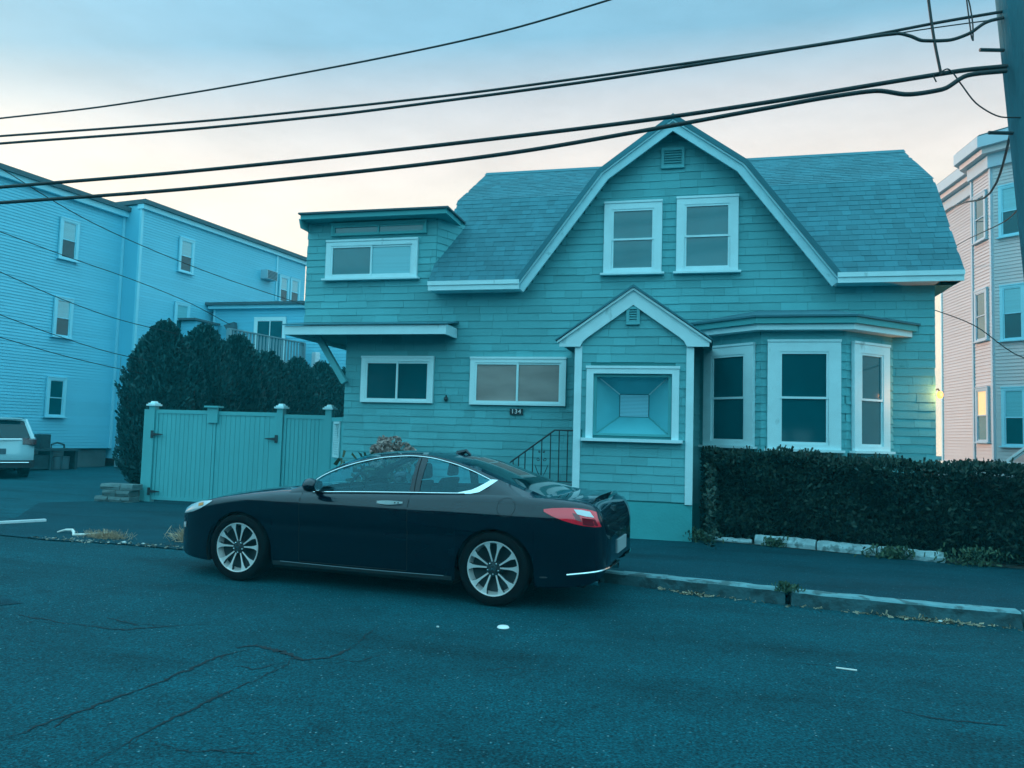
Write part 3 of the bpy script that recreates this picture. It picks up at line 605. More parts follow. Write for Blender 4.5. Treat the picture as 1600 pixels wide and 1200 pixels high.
ln = F(); ln.box(.30, .76, .029, .05, 1.66, 1.70); ln.box(.30, .76, .029, .05, 1.04, 1.08); ln.box(.30, .335, .029, .05, 1.08, 1.66); ln.box(.725, .76, .029, .05, 1.08, 1.66); ln.build('lattice_frame', TRIMC, fence)
for i in range(-6, 8):
    for sg in (1, -1):
        pts = []
        for t in np.linspace(0, 1, 40):
            x = .335+.39*t; z = 1.08+.083*i+sg*.5*t+(.0 if sg > 0 else .083)
            if 1.08 <= z <= 1.66: pts.append((x, z))
        if len(pts) > 3:
            l_ = F(); (xa, za), (xb, zb) = pts[0], pts[-1]; l_.prism([(xa, za-.012), (xb, zb-.012), (xb, zb+.012), (xa, za+.012)], .031 if sg > 0 else .037, .036 if sg > 0 else .042); l_.build('lattice_strip', TRIMC, fence)

def leaf_mat(name, c1, c2, rough=.6):
    m = bpy.data.materials.new(name); m.use_nodes = True; n, l = m.node_tree.nodes, m.node_tree.links; p = n['Principled BSDF']
    g = n.new('ShaderNodeNewGeometry'); r = ramp(n, l, g.outputs['Random Per Island'], [(0, c1), (1, c2)], 'LINEAR'); l.new(r.outputs[0], p.inputs['Base Color'])
    p.inputs['Roughness'].default_value = rough; p.inputs['Specular IOR Level'].default_value = .25; return m
ARB = leaf_mat('arborvitae_spray', (.004,.048,.052), (.015,.098,.100)); ARBC = mat('arborvitae_core', (.006,.05,.05), .95)
HED = leaf_mat('hedge_leaf', (.003,.017,.015), (.026,.062,.044)); HEDC = mat('hedge_core', (.006,.015,.014), .95)
BARK = mat('brown_bark', (.05,.06,.055), .9, .2, 6, bump=.5, bscale=20)
def sprays(P, D, size, aspect=.45, jitter=.5):
    """one small quad per point; D = preferred long axis"""
    n = len(P); D = D+rng.normal(0, jitter, (n, 3)); D /= np.linalg.norm(D, axis=1)[:, None]
    A = rng.normal(0, 1, (n, 3)); S = np.cross(D, A); S /= np.linalg.norm(S, axis=1)[:, None]
    sz = size*rng.uniform(.6, 1.4, n)[:, None]
    V = np.empty((n, 4, 3)); V[:, 0] = P-S*sz*aspect*.35; V[:, 1] = P+S*sz*aspect*.35; V[:, 2] = P+D*sz+S*sz*aspect*.5; V[:, 3] = P+D*sz-S*sz*aspect*.5
    return V.reshape(-1, 3), np.arange(4*n).reshape(-1, 4)
def arborvitae(loc, h, r, label, n=13000):
    t = thing('arborvitae', label, 'tree', loc, 0, 'row of arborvitae behind the gate')
    ph = rng.uniform(0, 6.28, 6)
    u = rng.uniform(0, 1, n)**.9; th = rng.uniform(0, 2*np.pi, n)
    prof = lambda u: np.where(u < .14, .55+u/.14*.45, np.where(u < .45, 1.0, np.clip(1-((u-.45)/.56)**2.5, 0, 1)*.93+.07))
    lump = 1+.07*np.sin(3*th+ph[0]+5*u)+.06*np.sin(5*th+ph[1]-9*u)+.05*np.sin(9*th+ph[2]+17*u)
    rr = r*prof(u)*lump*rng.uniform(.84, 1.03, n)
    z = .12+u*(h-.12)+rng.normal(0, .035, n)
    P = np.stack([rr*np.cos(th), rr*np.sin(th), z], 1); D = np.stack([np.cos(th)*.45, np.sin(th)*.45, np.full(n, .9)], 1)
    V, Fq = sprays(P, D, .085, .42, .35); mesh_np('crown', V, Fq, ARB, t)
    c = MB(); us = np.linspace(0, 1, 18); c.lathe([(max(.001, float(r*.86*prof(np.array(x)))), .12+x*(h-.22)) for x in us], (0, 0, 0), 'z', 18); smooth(c.build('inner_growth', ARBC, t, local=True))
    MB().tube([(0, 0, 0), (.02, 0, .6), (0, .02, h*.6)], [.09, .07, .03], 8).build('trunk', BARK, t, local=True); return t
for (x, y, h, r, lab) in [(-11.92, 15.1, 3.84, .84, 'broad arborvitae at the near end of the row, beside the block wall'),
        (-12.05, 16.7, 3.98, .98, 'second arborvitae from the block wall, behind the gate'), (-12.15, 18.3, 3.95, .96, 'third arborvitae from the block wall, behind the centre block of the gate'),
        (-12.40, 20.2, 3.72, .98, 'fourth arborvitae from the block wall, below the deck railing'), (-12.55, 22.2, 3.74, .98, 'fifth arborvitae from the block wall, behind the right gate leaf'),
        (-12.75, 24.2, 3.80, .98, 'sixth arborvitae from the block wall, behind the fence panel'), (-12.75, 26.2, 3.78, 1.0, 'arborvitae at the far end of the row, beside the canopy brace')]:
    arborvitae((x, y, 0), h, r, lab)
# ---- hedge along the pavement
hd = thing('hedge', 'long dark clipped hedge along the pavement in front of the bay window', 'hedge', (5.0, 11.4, .1))
def hedge_front(x): return float(np.interp(x, [.1, .8, 2.9, 4.0, 14], [11.55, 11.42, 10.80, 10.50, 8.9]))
def hedge_back(x): return float(np.interp(x, [.1, 2.4, 4.0, 14], [12.0, 11.9, 11.9, 10.6]))
def hedge_top(x): return float(np.interp(x, [0, 1.8, 3.0, 4.0, 14], [1.30, 1.32, 1.25, 1.23, 1.2]))+.025*math.sin(x*2.1)+.022*math.sin(x*5.3+1)+.015*math.sin(x*13.1)
nh = 52000; hx = .05+rng.uniform(0, 1, nh)**1.25*11; face = rng.uniform(0, 1, nh)
P = np.empty((nh, 3)); D = np.empty((nh, 3))
for i in range(nh):
    x = hx[i]; yf_, yb_, zt = hedge_front(x), hedge_back(x), hedge_top(x); b = .16*math.sin(x*2.3)+.12*math.sin(x*5.1+2)+.08*math.sin(x*11.7); b *= min(1, max(0, (x-.3)/1.2))
    if face[i] < .66:
        u = rng.uniform()**.8; z = .14+u*(zt-.14); y = yf_+b*.5+.08*math.sin(z*7+x*4)+rng.uniform(-.03, .16)+(.10 if u < .15 else 0); P[i] = (x, y, z); D[i] = (0, -.8, .5)
    elif face[i] < .985:
        y = rng.uniform(yf_, yb_); P[i] = (x, y, zt+rng.normal(0, .03)-.10*max(0, .12-(y-yf_))); D[i] = (0, -.2, 1)
    else:
        y = rng.uniform(yf_, yb_); P[i] = (.10+rng.uniform(0, .12), max(y, yf_+.1), rng.uniform(.2, zt)); D[i] = (-.3, -.7, .5)
P -= np.array(hd.location); V, Fq = sprays(P, D, .045, .6, .75); mesh_np('foliage', V, Fq, HED, hd)
c = MB(); rows = []
for x in np.linspace(.16, 11.2, 50): yf_, yb_, zt = hedge_front(x), hedge_back(x), hedge_top(x); rows.append([(x, yf_+.34, .08), (x, yf_+.27, .5), (x, yf_+.27, zt-.16), (x, yf_+.34, zt-.09), (x, yb_-.05, zt-.09), (x, yb_, .08)])
c.grid(rows); c.f.append(tuple(range(6))); c.mi.append(0); c.build('inner_growth', HEDC, hd)
nt = 2200; tx_ = rng.uniform(.1, 9, nt); Pt = np.array([(x, rng.uniform(hedge_front(x), hedge_back(x)-.2), hedge_top(x)+rng.uniform(-.02, .09)*rng.uniform()) for x in tx_])-np.array(hd.location)
V, Fq = sprays(Pt, np.tile([0, 0, 1.], (nt, 1)), .075, .35, .4); mesh_np('stray_shoots', V, Fq, HED, hd)['kind'] = 'stuff'
struct(MB().sheet([(0, 11.45), (3.1, 10.55), (14, 8.8), (14, 12.2), (0, 12.2)], .124).build('hedge_bed', SOIL))
EDG = mat('chipped_white_stone', (.34,.50,.53), .85, .25, 6, bump=.7, bscale=18, bdist=.03, dirt=((.10,.17,.17), 8, .56))
ed = thing('stone_edging', 'low chipped white stone edging at the foot of the hedge', 'edging', (1.6, 11.1, .12))
for a_, b_, h_ in (((.18, 11.42), (.72, 11.33), .06), ((.76, 11.31), (1.52, 11.07), .135), ((1.54, 11.06), (2.22, 10.84), .13), ((2.24, 10.83), (2.95, 10.58), .125)):
    U = Vector((b_[0]-a_[0], b_[1]-a_[1], 0)); L = U.length; m_ = MB().frame((*a_, .112), U, (U.y, -U.x, 0)); rows = []; n_ = 14
    for i in range(n_+1):
        x = L*i/n_; j = lambda q: random.uniform(-q, q); hh = h_*(1 if 0 < i < n_ else .93)
        rows.append([(x, 0.0, 0), (x, .012+j(.008), hh*.5), (x, j(.012)-.01, hh+j(.008)), (x, -.05, hh+.006+j(.006)), (x, -.12+j(.012), hh+j(.008)), (x, -.14, 0)])
    m_.grid(rows); m_.f += [tuple(range(6)), tuple(range(n_*6+5, n_*6-1, -1))]; m_.mi += [0, 0]; m_.build('stone', EDG, ed)
# weeds around the edging
WEED = leaf_mat('weed_leaf', (.02,.06,.04), (.07,.13,.07)); DRY = leaf_mat('dry_grass', (.22,.15,.10), (.60,.42,.28)); 
def tuft(name, label, cat, loc, n, rx, ry, h, m, size=.05, up=1.0, jit=.6, group=None):
    t = thing(name, label, cat, loc, 0, group); P = np.stack([rng.normal(0, rx, n), rng.normal(0, ry, n), rng.uniform(0, 1, n)**1.4*h], 1)
    V, Fq = sprays(P, np.tile([0, 0, up], (n, 1)), size, .4 if size < .08 else .045, jit); mesh_np('foliage', V, Fq, m, t); return t
tuft('weed', 'green weed spilling over the white edging near its right end', 'weed', (2.42, 10.70, .12), 420, .16, .05, .12, WEED)
tuft('weed', 'small weed against the edging where the tall stones begin', 'weed', (1.02, 11.17, .12), 160, .07, .04, .10, WEED)
tuft('weed', 'weed at the foot of the painted porch foundation', 'weed', (.02, 11.25, .12), 300, .14, .08, .14, WEED)
tuft('weed', 'weed growing in the joint between two kerb stones', 'weed', (.84, 7.93, .115), 170, .05, .05, .05, WEED, .04)
tuft('weed', 'leafy weed under the hedge beyond the edging', 'weed', (3.25, 10.50, .12), 300, .18, .08, .2, WEED)
tuft('grass_clump', 'dry straw-coloured grass clump beside the bent white stick', 'grass', (-7.72, 8.84, .01), 1100, .15, .05, .02, DRY, .085, .5, .9)
tuft('grass_clump', 'dry grass clump at the front bumper of the black coupe', 'grass', (-6.62, 9.1, .01), 1000, .09, .10, .08, DRY, .11, .6, .9)
# ---- dried hydrangea behind the car
hy = thing('hydrangea', 'dried brown hydrangea heads showing above the roof of the coupe', 'shrub', (-5.05, 11.9, .12))
HYD = leaf_mat('dry_hydrangea', (.30,.23,.21), (.62,.46,.42)); HYL = leaf_mat('hydrangea_leaf', (.03,.07,.05), (.08,.11,.06))
for i in range(15):
    cx, cy, cz = random.gauss(0, .26), random.gauss(0, .2), random.uniform(.92, 1.13)-.0
    if i < 6: cx, cz = random.uniform(-.12, .22), random.uniform(1.1, 1.27)
    n = 170; q = rng.normal(0, 1, (n, 3)); q /= np.linalg.norm(q, axis=1)[:, None]; r_ = random.uniform(.065, .095)
    V, Fq = sprays(q*r_*np.array([1, 1, .8])+np.array([cx, cy, cz]), q, .035, .9, .5); mesh_np('flower_head', V, Fq, HYD, hy)
    MB().tube([(cx*.2, cy*.2, 0), (cx*.8, cy*.8, cz*.6), (cx, cy, cz)], .006, 5).build('stem', BARK, hy, local=True)
q = np.stack([rng.normal(0, .32, 500), rng.normal(0, .25, 500), rng.uniform(.2, 1.0, 500)], 1); V, Fq = sprays(q, np.tile([0, 0, -.2], (500, 1)), .11, .6, .8); mesh_np('foliage', V, Fq, HYL, hy)
# ---- low block wall by the gate post
bw = thing('block_wall', 'low stacked block retaining wall beside the left gate post', 'wall', (-11.1, 13.05, 0))
BLK = mat('split_face_block', (.10,.17,.175), .9, .2, 7, rnd=.15, bump=.8, bscale=30, bdist=.02)
for r_ in range(3):
    x = -11.50-(.0 if r_ % 2 else .12)+.03*r_; w = .31 if r_ < 2 else .46
    while x < -10.85:
        x1 = min(x+w, -10.80); z0 = r_*.12; m_ = MB(); j = lambda: random.uniform(-.012, .012); y0 = 12.93+.035*r_
        m_.add([(x+.004, y0+j(), z0+.004), (x1-.004, y0+j(), z0+.004), (x1-.004, y0+.28, z0+.004), (x+.004, y0+.28, z0+.004), (x+.012, y0-.015+j(), z0+.06), (x1-.012, y0-.015+j(), z0+.06),
               (x+.004, y0+j()+.005, z0+.116), (x1-.004, y0+j()+.005, z0+.116), (x1-.004, y0+.28, z0+.116), (x+.004, y0+.28, z0+.116)],
              [(0, 1, 5, 4), (4, 5, 7, 6), (6, 7, 8, 9), (0, 4, 6, 9, 3), (1, 2, 8, 7, 5), (2, 3, 9, 8)]); m_.build('block', BLK, bw); x = x1
struct(MB().sheet([(-11.45, 13.2), (-10.8, 13.2), (-10.8, 28), (-13.4, 28), (-13.0, 15.5), (-12.4, 14.3)], .02).build('planting_bed', SOIL))
OPL = leaf_mat('street_tree_leaf', (.010,.025,.018), (.03,.06,.04))
for tx_, ty_, hh, lab in ((4.2, -16.5, 7.5, 'dark leafy tree across the street, mirrored in the bay window'), (-12.2, -16.5, 7.8, 'dark leafy tree across the street, mirrored in the flank of the coupe'), (19.5, -17, 7.5, 'dark leafy tree across the street, furthest along on the far side'), (-29, -17, 8, 'dark leafy tree across the street, beyond the end house')):
    t = thing('street_tree', lab, 'tree', (tx_, ty_, 0)); n = 9000; q = rng.normal(0, 1, (n, 3)); q /= np.linalg.norm(q, axis=1)[:, None]; q *= (rng.uniform(.3, 1, n)**.4)[:, None]
    cen = rng.normal(0, .55, (9, 3)); ci = rng.integers(0, 9, n); P = (q*.55+cen[ci])*np.array([3.0, 3.0, 2.4])*.85+np.array([0, 0, hh*.58])
    V, Fq = sprays(P, q, .30, .7, .6); mesh_np('crown', V, Fq, OPL, t); MB().tube([(0, 0, 0), (.1, 0, 1.6), (0, .1, 3.6)], [.24, .2, .1], 10).build('trunk', BARK, t, local=True)
    for a in range(5): MB().tube([(0, .05, 2.2+a*.2), (math.cos(a*1.3)*1.2, math.sin(a*1.3)*1.2, 3.6+a*.2)], [.08, .03], 6).build('limb', BARK, t, local=True)
# ------------------------------------------------------------------ neighbouring buildings
def boards(parent, O, U, N, x0, x1, z0, z1, exp, m, single=True, name='siding_board', t=.022):
    f = lambda: MB().frame(O, U, N); z = z0; jb = f()
    def bd(mb, za, zb): mb.add([(x0, 0, za), (x1, 0, za), (x1, t, za), (x0, t, za), (x0, .004, zb), (x1, .004, zb), (x1, 0, zb), (x0, 0, zb)], [(0, 1, 2, 3), (3, 2, 5, 4), (0, 3, 4, 7), (1, 6, 5, 2)])
    while z < z1-.01:
        zb = min(z1, z+exp)
        if single: b = f(); bd(b, z, zb); b.build(name, m, parent)
        else: bd(jb, z, zb)
        z += exp
    if not single: o = jb.build('siding', m, parent); o['kind'] = 'stuff'
ang = R(8); LA = Vector((math.sin(ang), math.cos(ang), 0)); LN = Vector((LA.y, -LA.x, 0)); LC = Vector((-20.714, 23.708, 0))
b1 = thing('apartment_building', 'tall pale blue clapboard apartment building at the left edge with three stacked windows', 'building', tuple(LC+LA*-5-LN*4))
def wbox(t0, t1, o0, o1, z0, z1): return MB().frame(LC, LA, LN).box(t0, t1, o0, o1, z0, z1)
wbox(-9.5, -.02, -9, -.03, .66, 9.35).build('wall', BLUE, b1); wbox(-9.4, -.1, -8.9, -.14, -.03, .66).build('foundation', mat('dark_foundation', (.07,.12,.13), .9, .2, 3, bump=.3), b1)
boards(b1, LC+LN*-.03, LA, LN, -9.5, -.10, .68, 9.30, .1, BLUE, False)
wbox(-.10, .0, -.03, .022, .66, 9.32).build('corner_board', BLUE2, b1)
wbox(-9.7, .14, -9, .26, 9.36, 9.52).build('roof', GREYR, b1); wbox(-9.7, .08, -.01, .16, 9.16, 9.359).build('cornice', BLUE2, b1)
def bwin(parent, off, t0, t1, z0, z1, panes, cas=None):
    return window(parent, LC+LN*(off+.008), LA, LN, t0, t1, z0, z1, 'hung', cw=.10, panes=panes, cas=cas or BLUE2, proud=.06)
bwin(b1, 0, -2.60, -1.88, 7.08, 8.48, [PANEL, PANE]); bwin(b1, 0, -2.62, -1.92, 4.42, 5.78, [PANEL, PANE]); bwin(b1, 0, -2.69, -1.98, 1.73, 3.06, [PANE, PANE])
b2 = thing('apartment_building', 'long pale blue clapboard building behind, with a window air conditioner under its roof', 'building', tuple(LC+LA*5-LN*4))
wbox(.03, 9.7, -8, .77, .3, 9.60).build('wall', BLUE, b2); boards(b2, LC+LN*.77, LA, LN, .10, 9.7, .5, 9.55, .1, BLUE, False)
MB().frame(LC+LA*.03, LN, -LA).box(.0, .77, 0, .02, .5, 9.5).build('front_wall', BLUE, b2)
wbox(.0, .10, .70, .80, .5, 9.58).build('corner_board', BLUE2, b2); wbox(-.06, 9.9, -8, 1.0, 9.62, 9.78).build('roof', GREYR, b2); wbox(-.03, 9.8, .6, .90, 9.44, 9.619).build('cornice', BLUE2, b2)
wbox(7.55, 7.65, .77, .83, 7.4, 9.44).build('corner_board', BLUE2, b2)
bwin(b2, .80, 1.80, 2.56, 7.52, 8.86, [PANEL, PANE]); bwin(b2, .80, 1.75, 2.50, 4.98, 6.32, [PANEL, PANE]); bwin(b2, .80, 7.77, 8.47, 7.35, 8.62, [PANEL, PANE]); bwin(b2, .80, 8.55, 9.27, 7.37, 8.64, [PANEL, PANE])
ac = wbox(6.54, 7.24, .78, 1.15, 8.17, 8.57).build('air_conditioner', mat('ac_case', (.30,.48,.55), .5), b2)
for i in range(6): wbox(6.58, 7.20, 1.151, 1.165, 8.20+i*.06, 8.235+i*.06).build('grille_slat', GREYR, ac)
# two-storey addition with a glazed door and its deck
ad = thing('rear_addition', 'flat-roofed pale blue addition with glazed door above the arborvitae row', 'building', (-17, 29.5, 0))
AX0, AX1, AY = -19.25, -13.2, 27.2
MB().box(AX0, AX1, AY+.02, 33, .1, 6.42).build('wall', BLUE, ad); boards(ad, (0, AY+.02, 0), (1, 0, 0), (0, -1, 0), AX0, AX1, 2.0, 6.40, .125, BLUE, False)
MB().box(AX0-.25, AX1+.2, AY-.3, 33, 6.44, 6.55).build('roof', GREYR, ad); MB().box(AX0-.15, AX1+.1, AY-.2, AY+.2, 6.30, 6.439).build('cornice', BLUE2, ad)
MB().box(AX0, AX0+.09, AY-.03, AY+.02, 2, 6.30).build('corner_board', BLUE2, ad)
window(ad, (0, AY-.012, 0), (1, 0, 0), (0, -1, 0), -17.35, -15.95, 4.0, 5.95, 'slider', cw=.12, panes=[PANE, PANE], cas=TRIMC, sill=False, name='glazed_door')
a = MB(); a.prism([(-18.6, 5.62), (-18.15, 5.75), (-18.1, 5.4), (-18.35, 5.28)], AY-.25, AY-.02); a.build('floodlight', GREYR, ad)
sh = thing('lean_to', 'small pale blue lean-to beside the addition, under a sloped dark roof', 'shed', (-19.8, 26.2, 0))
MB().box(-20.0, -18.95, 25.7, 27.1, .1, 5.6).build('wall', BLUE, sh); boards(sh, (0, 25.69, 0), (1, 0, 0), (0, -1, 0), -20.0, -18.95, 3.4, 5.58, .125, BLUE, False); MB().box(-20.15, -18.85, 25.5, 27.1, 5.62, 5.70).build('roof', GREYR, sh)
WOOD = mat('weathered_deck_wood', (.16,.30,.34), .8, .15, 5, stretch=(1, 1, .2))
def deck_rail(name, label, p0, p1, zt, zb, floor=True):
    t = thing(name, label, 'deck', tuple((Vector(p0)+Vector(p1))/2)); U = Vector(p1)-Vector(p0); L = U.length; N = Vector((U.y, -U.x, 0)); f = lambda: MB().frame(p0, U, N)
    f().box(0, L, -.06, .06, zt-.04, zt).build('top_rail', WOOD, t); f().box(0, L, -.03, .03, zb, zb+.08).build('bottom_rail', WOOD, t)
    n = int(L/.17)
    for i in range(n): f().box(L*(i+.3)/n, L*(i+.3)/n+.06, -.025, .025, zb+.08, zt-.04).build('baluster', WOOD, t)
    for q in (0, L-.11): f().box(q, q+.11, -.07, .07, 0, zt-.041).build('post', WOOD, t)
    if floor: f().box(-.02, L, -1.6, .0, zb-.22, zb-.03).build('deck_floor', WOOD, t)
    return t
deck_rail('deck', 'weathered wooden deck railing above the arborvitae in front of the glazed door', (-15.55, 22.8, 0), (-14.95, 26.9, 0), 4.90, 4.0)
deck_rail('deck', 'small weathered porch railing at the corner of the pale blue buildings', (-20.55, 23.75, 0), (-19.7, 24.0, 0), 4.05, 1.9)
gb = thing('garage', 'white clapboard wall glimpsed under the canopy of the teal house', 'building', (-13.5, 31, 0))
GW = mat('white_vinyl', (.66,.76,.80), .55, .04)
MB().frame((-15.4, 27.6, 0), LA, LN).box(0, 6, -1.5, -.02, 0, 4.6).build('wall', GW, gb); boards(gb, Vector((-14.55, 27.05, 0)), (.55, .83, 0), (.83, -.55, 0), 0, 6, 2.2, 4.55, .15, GW, False)
MB().frame((-14.55, 27.05, 0), (.55, .83, 0), (.83, -.55, 0)).box(0, 6, -1, -.01, 0, 4.56).build('side_wall', GW, gb)
# ---- right-hand building
az = R(-6.7); RA = Vector((math.sin(az), math.cos(az), 0)); RN = Vector((-RA.y, RA.x, 0)); RC = Vector((7.99, 24.232, 0))
rbld = thing('apartment_building', 'three-storey pale rose clapboard building with bracketed cornice at the right edge', 'building', tuple(RC-RN*5+RA*1))
rf = lambda: MB().frame(RC, RA, RN)
OF = -.62
rf().box(-9, 4.72, -9, OF-.02, 0, 10.0).build('wall', PINK, rbld); boards(rbld, RC+RN*(OF-.02), RA, RN, 1.6, 4.66, .5, 9.75, .098, PINK, False); boards(rbld, RC+RN*(OF-.02), RA, RN, -9, -1.2, .5, 9.75, .098, PINK, False)
rf().box(4.66, 4.74, OF-.08, OF+.03, .4, 9.8).build('corner_board', TRIMC, rbld)
T0, T1 = -.12, 1.06
rf().slab([(T1+.62, OF-.02), (T1, -.02), (T0, -.02), (T0-.70, OF-.02)], .3, 9.8).build('bay', PINK, rbld)
boards(rbld, RC+RN*-.02, RA, RN, T0+.05, T1-.05, .5, 9.6, .098, PINK, False)
P0 = RC+RA*T0+RN*-.02; P1 = RC+RA*(T0-.70)+RN*(OF-.02); FU = (P0-P1).normalized(); FN = Vector((-FU.y, FU.x, 0))
if FN.dot(Vector((0, 0, 0))-P0) < 0: FN = -FN
boards(rbld, P1, FU, FN, 0, (P0-P1).length-.05, .5, 9.6, .098, PINK, False)
rf().box(T0-.02, T0+.07, -.05, .03, .4, 9.62).build('corner_board', PINK2, rbld); rf().box(T1-.07, T1+.02, -.05, .03, .4, 9.62).build('corner_board', PINK2, rbld)
for z0, z1, pm_ in ((7.58, 9.0, [PANES, PANES]), (4.65, 6.15, [PANES, PANES]), (1.72, 3.30, [mat('warm_glowing_pane', (.6,.4,.2), .2, emit=(1.0,.55,.22,.55)), PANEB])):  # upper sash of the lowest side window emits a warm glow
    window(rbld, RC, RA, RN, .12, .86, z0, z1, 'hung', cw=.09, panes=pm_, cas=PINK2)
    window(rbld, P1+FN*.016, FU, FN, .10, .74, z0-.1, z1-.05, 'hung', cw=.08, panes=[PANEL, PANE], cas=BLUE2)
bp = [(4.72, OF), (T1+.62, OF), (T1, 0), (T0, 0), (T0-.70, OF), (-9, OF)]
def cslab(d, z0, z1, name, m):
    q = off_line(bp, d)
    q[0] = (4.72+d, q[0][1]); MB().frame(RC, RA, RN).slab(q+[(-9, OF-3), (4.72+d, OF-3)], z0, z1).build(name, m, rbld)
cslab(.42, 10.10, 10.42, 'cornice', PINK2); cslab(.28, 9.93, 10.099, 'cornice_moulding', PINK); cslab(.10, 9.55, 9.929, 'frieze', PINK2); cslab(.36, 10.421, 10.48, 'roof', GREYR)
# bench with clutter at the foot of the left building
bn = thing('clutter_bench', 'dark bench piled with clutter below the pale blue building', 'bench', tuple(LC+LA*-3.4+LN*.7)); JK = mat('dark_clutter', (.015,.055,.065), .8, .3, 6, rnd=.3)
wbox(-4.0, -2.1, .35, 1.0, .62, .70).build('bench_top', JK, bn)
for t_ in (-3.9, -3.1, -2.2): wbox(t_, t_+.1, .4, .95, 0, .62).build('leg', JK, bn)
wbox(-3.85, -3.0, .45, .9, .05, .5).build('crate', JK, bn); wbox(-3.35, -3.0, .5, .8, .71, 1.15).build('box', JK, bn)
a = MB().frame(LC, LA, LN); a.tube([(-2.85, .65, .70), (-2.85, .65, .82), (-2.65, .65, .88), (-2.4, .65, .82), (-2.38, .65, .70)], .03, 6); a.build('hose_loop', JK, bn)
for t_ in (-2.75, -2.45): a = MB().frame(LC, LA, LN); a.lathe([(.0, 0), (.16, 0), (.18, .42), (.0, .42)], (t_, .75, .02), 'z', 12); smooth(a.build('bucket', mat('grey_bucket', (.06,.13,.15), .6), bn))
# ---- houses opposite, seen only in the windows and the car's paint
BRK = mat('dusky_brick', (.022,.050,.058), .85, .15, 4, bump=.3); BRD = mat('dark_brown_clapboard', (.03,.04,.045), .85, .1, 4); DK = mat('dark_slate', (.012,.02,.025), .9)
for x0, x1, m_, lab in ((-10.5, 1.8, BRK, 'dusky brick house across the street, mirrored in the front windows'), (-27, -14.5, BRD, 'dark brown house across the street, left of the brick house'), (6.5, 17.5, BRD, 'dark brown house across the street, right of the brick house')):
    op = thing('house', lab, 'house', ((x0+x1)/2, -22, 0)); xm = (x0+x1)/2
    MB().box(x0, x1, -26, -18, 0, 5.4).build('wall', m_, op); MB().prism([(x0-.4, 5.41), (xm, 8.2), (x1+.4, 5.41)], -26.4, -17.6).build('roof', DK, op)
    for k in range(4):
        for z in (.8, 3.3): xk = x0+1.2+k*(x1-x0-3.2)/3; window(op, (0, -18, 0), (-1, 0, 0), (0, 1, 0), -xk-1.0, -xk, z, z+1.5, 'hung', cas=BLUE2)
# ------------------------------------------------------------------ vehicles
PAINT = mat('black_blue_car_paint', (.0015,.004,.010), .35, spec=.15, coat=1.0, ctint=(.45,.85,1.0))
CHROME = mat('chrome', (.72,.80,.82), .12, metal=1.0)
TYRE = mat('tyre_rubber', (.003,.006,.008), .85, .1, 8, spec=.15, bump=.2, bscale=50)
MACH = mat('machined_alloy', (.92,.88,.86), .32, metal=.55); POCKET = mat('dark_wheel_pocket', (.035,.055,.062), .45, metal=.4)
BLKP = mat('black_plastic', (.012,.02,.024), .55); INTR = mat('dark_interior', (.006,.026,.034), .9, spec=.2)
TAIL = mat('red_tail_lens', (.95,.012,.035), .12, coat=1.0, spec=.6); TAILW = mat('clear_tail_lens', (.72,.70,.72), .15, coat=1.0); TAILD = mat('deep_red_lens', (.22,.004,.015), .15, coat=1.0)
LAMP = mat('clear_headlamp', (.55,.62,.64), .12, coat=1.0, metal=.3); AMB = mat('amber_reflector', (.7,.25,.06), .2)
WELL = mat('wheel_well', (.006,.008,.010), .95); SEAM = mat('panel_gap', (.002,.003,.004), .9)
def glassmat(name, tint, mixf):
    m = bpy.data.materials.new(name); m.use_nodes = True; n, l = m.node_tree.nodes, m.node_tree.links; n.remove(n['Principled BSDF'])
    tr = n.new('ShaderNodeBsdfTransparent'); tr.inputs[0].default_value = (*tint, 1); gl = n.new('ShaderNodeBsdfGlossy'); gl.inputs['Roughness'].default_value = .02; gl.inputs[0].default_value = (.35, .85, 1, 1)
    fr = n.new('ShaderNodeLayerWeight'); fr.inputs[0].default_value = .5; pw = n.new('ShaderNodeMath'); pw.operation = 'POWER'; pw.inputs[1].default_value = 4.5; l.new(fr.outputs['Facing'], pw.inputs[0]); mp_ = n.new('ShaderNodeMapRange')
    for i, v in zip((1, 2, 3, 4), (0, 1, mixf, .95)): mp_.inputs[i].default_value = v
    l.new(pw.outputs[0], mp_.inputs[0]); mx = n.new('ShaderNodeMixShader'); l.new(mp_.outputs[0], mx.inputs[0]); l.new(tr.outputs[0], mx.inputs[1]); l.new(gl.outputs[0], mx.inputs[2])
    l.new(mx.outputs[0], n['Material Output'].inputs[0]); return m
CGL = glassmat('tinted_car_glass', (.55,.82,.86), .07)
coupe = thing('black_coupe', 'glossy black two-door coupe parked at the kerb in front of the house', 'car', (-5.409, 7.926, 0), R(-3.913))
WX, WR = (.96, 3.683), .335
Wb = pchip([0,.02,.06,.12,.2,.32,.5,.75,1.0,1.5,2.4,3.2,3.7,4.1,4.35,4.5,4.58,4.63,4.66,4.68,4.69], [.46,.56,.645,.71,.765,.815,.862,.895,.908,.908,.912,.918,.92,.91,.895,.875,.852,.81,.745,.66,.56])
Zs = pchip([0,.05,.12,.25,.5,.8,1.1,1.4,1.7,2.3,2.8,3.3,3.7,4.1,4.35,4.5,4.57,4.62,4.66,4.69], [.50,.585,.645,.705,.775,.83,.872,.905,.922,.945,.962,.985,.992,.978,.962,.945,.92,.865,.77,.64])
Zc = pchip([0,.05,.12,.25,.5,.8,1.1,1.38,1.7,3.9,4.05,4.15,4.3,4.43,4.51,4.56,4.61,4.65,4.69], [.53,.62,.685,.748,.822,.882,.925,.955,.97,.90,.955,.984,.99,.986,.977,.94,.86,.77,.66])
Zb0 = pchip([0,.05,.15,.3,.55,1.4,3.2,4.1,4.4,4.55,4.64,4.69], [.34,.26,.20,.175,.165,.185,.195,.20,.225,.255,.31,.40])
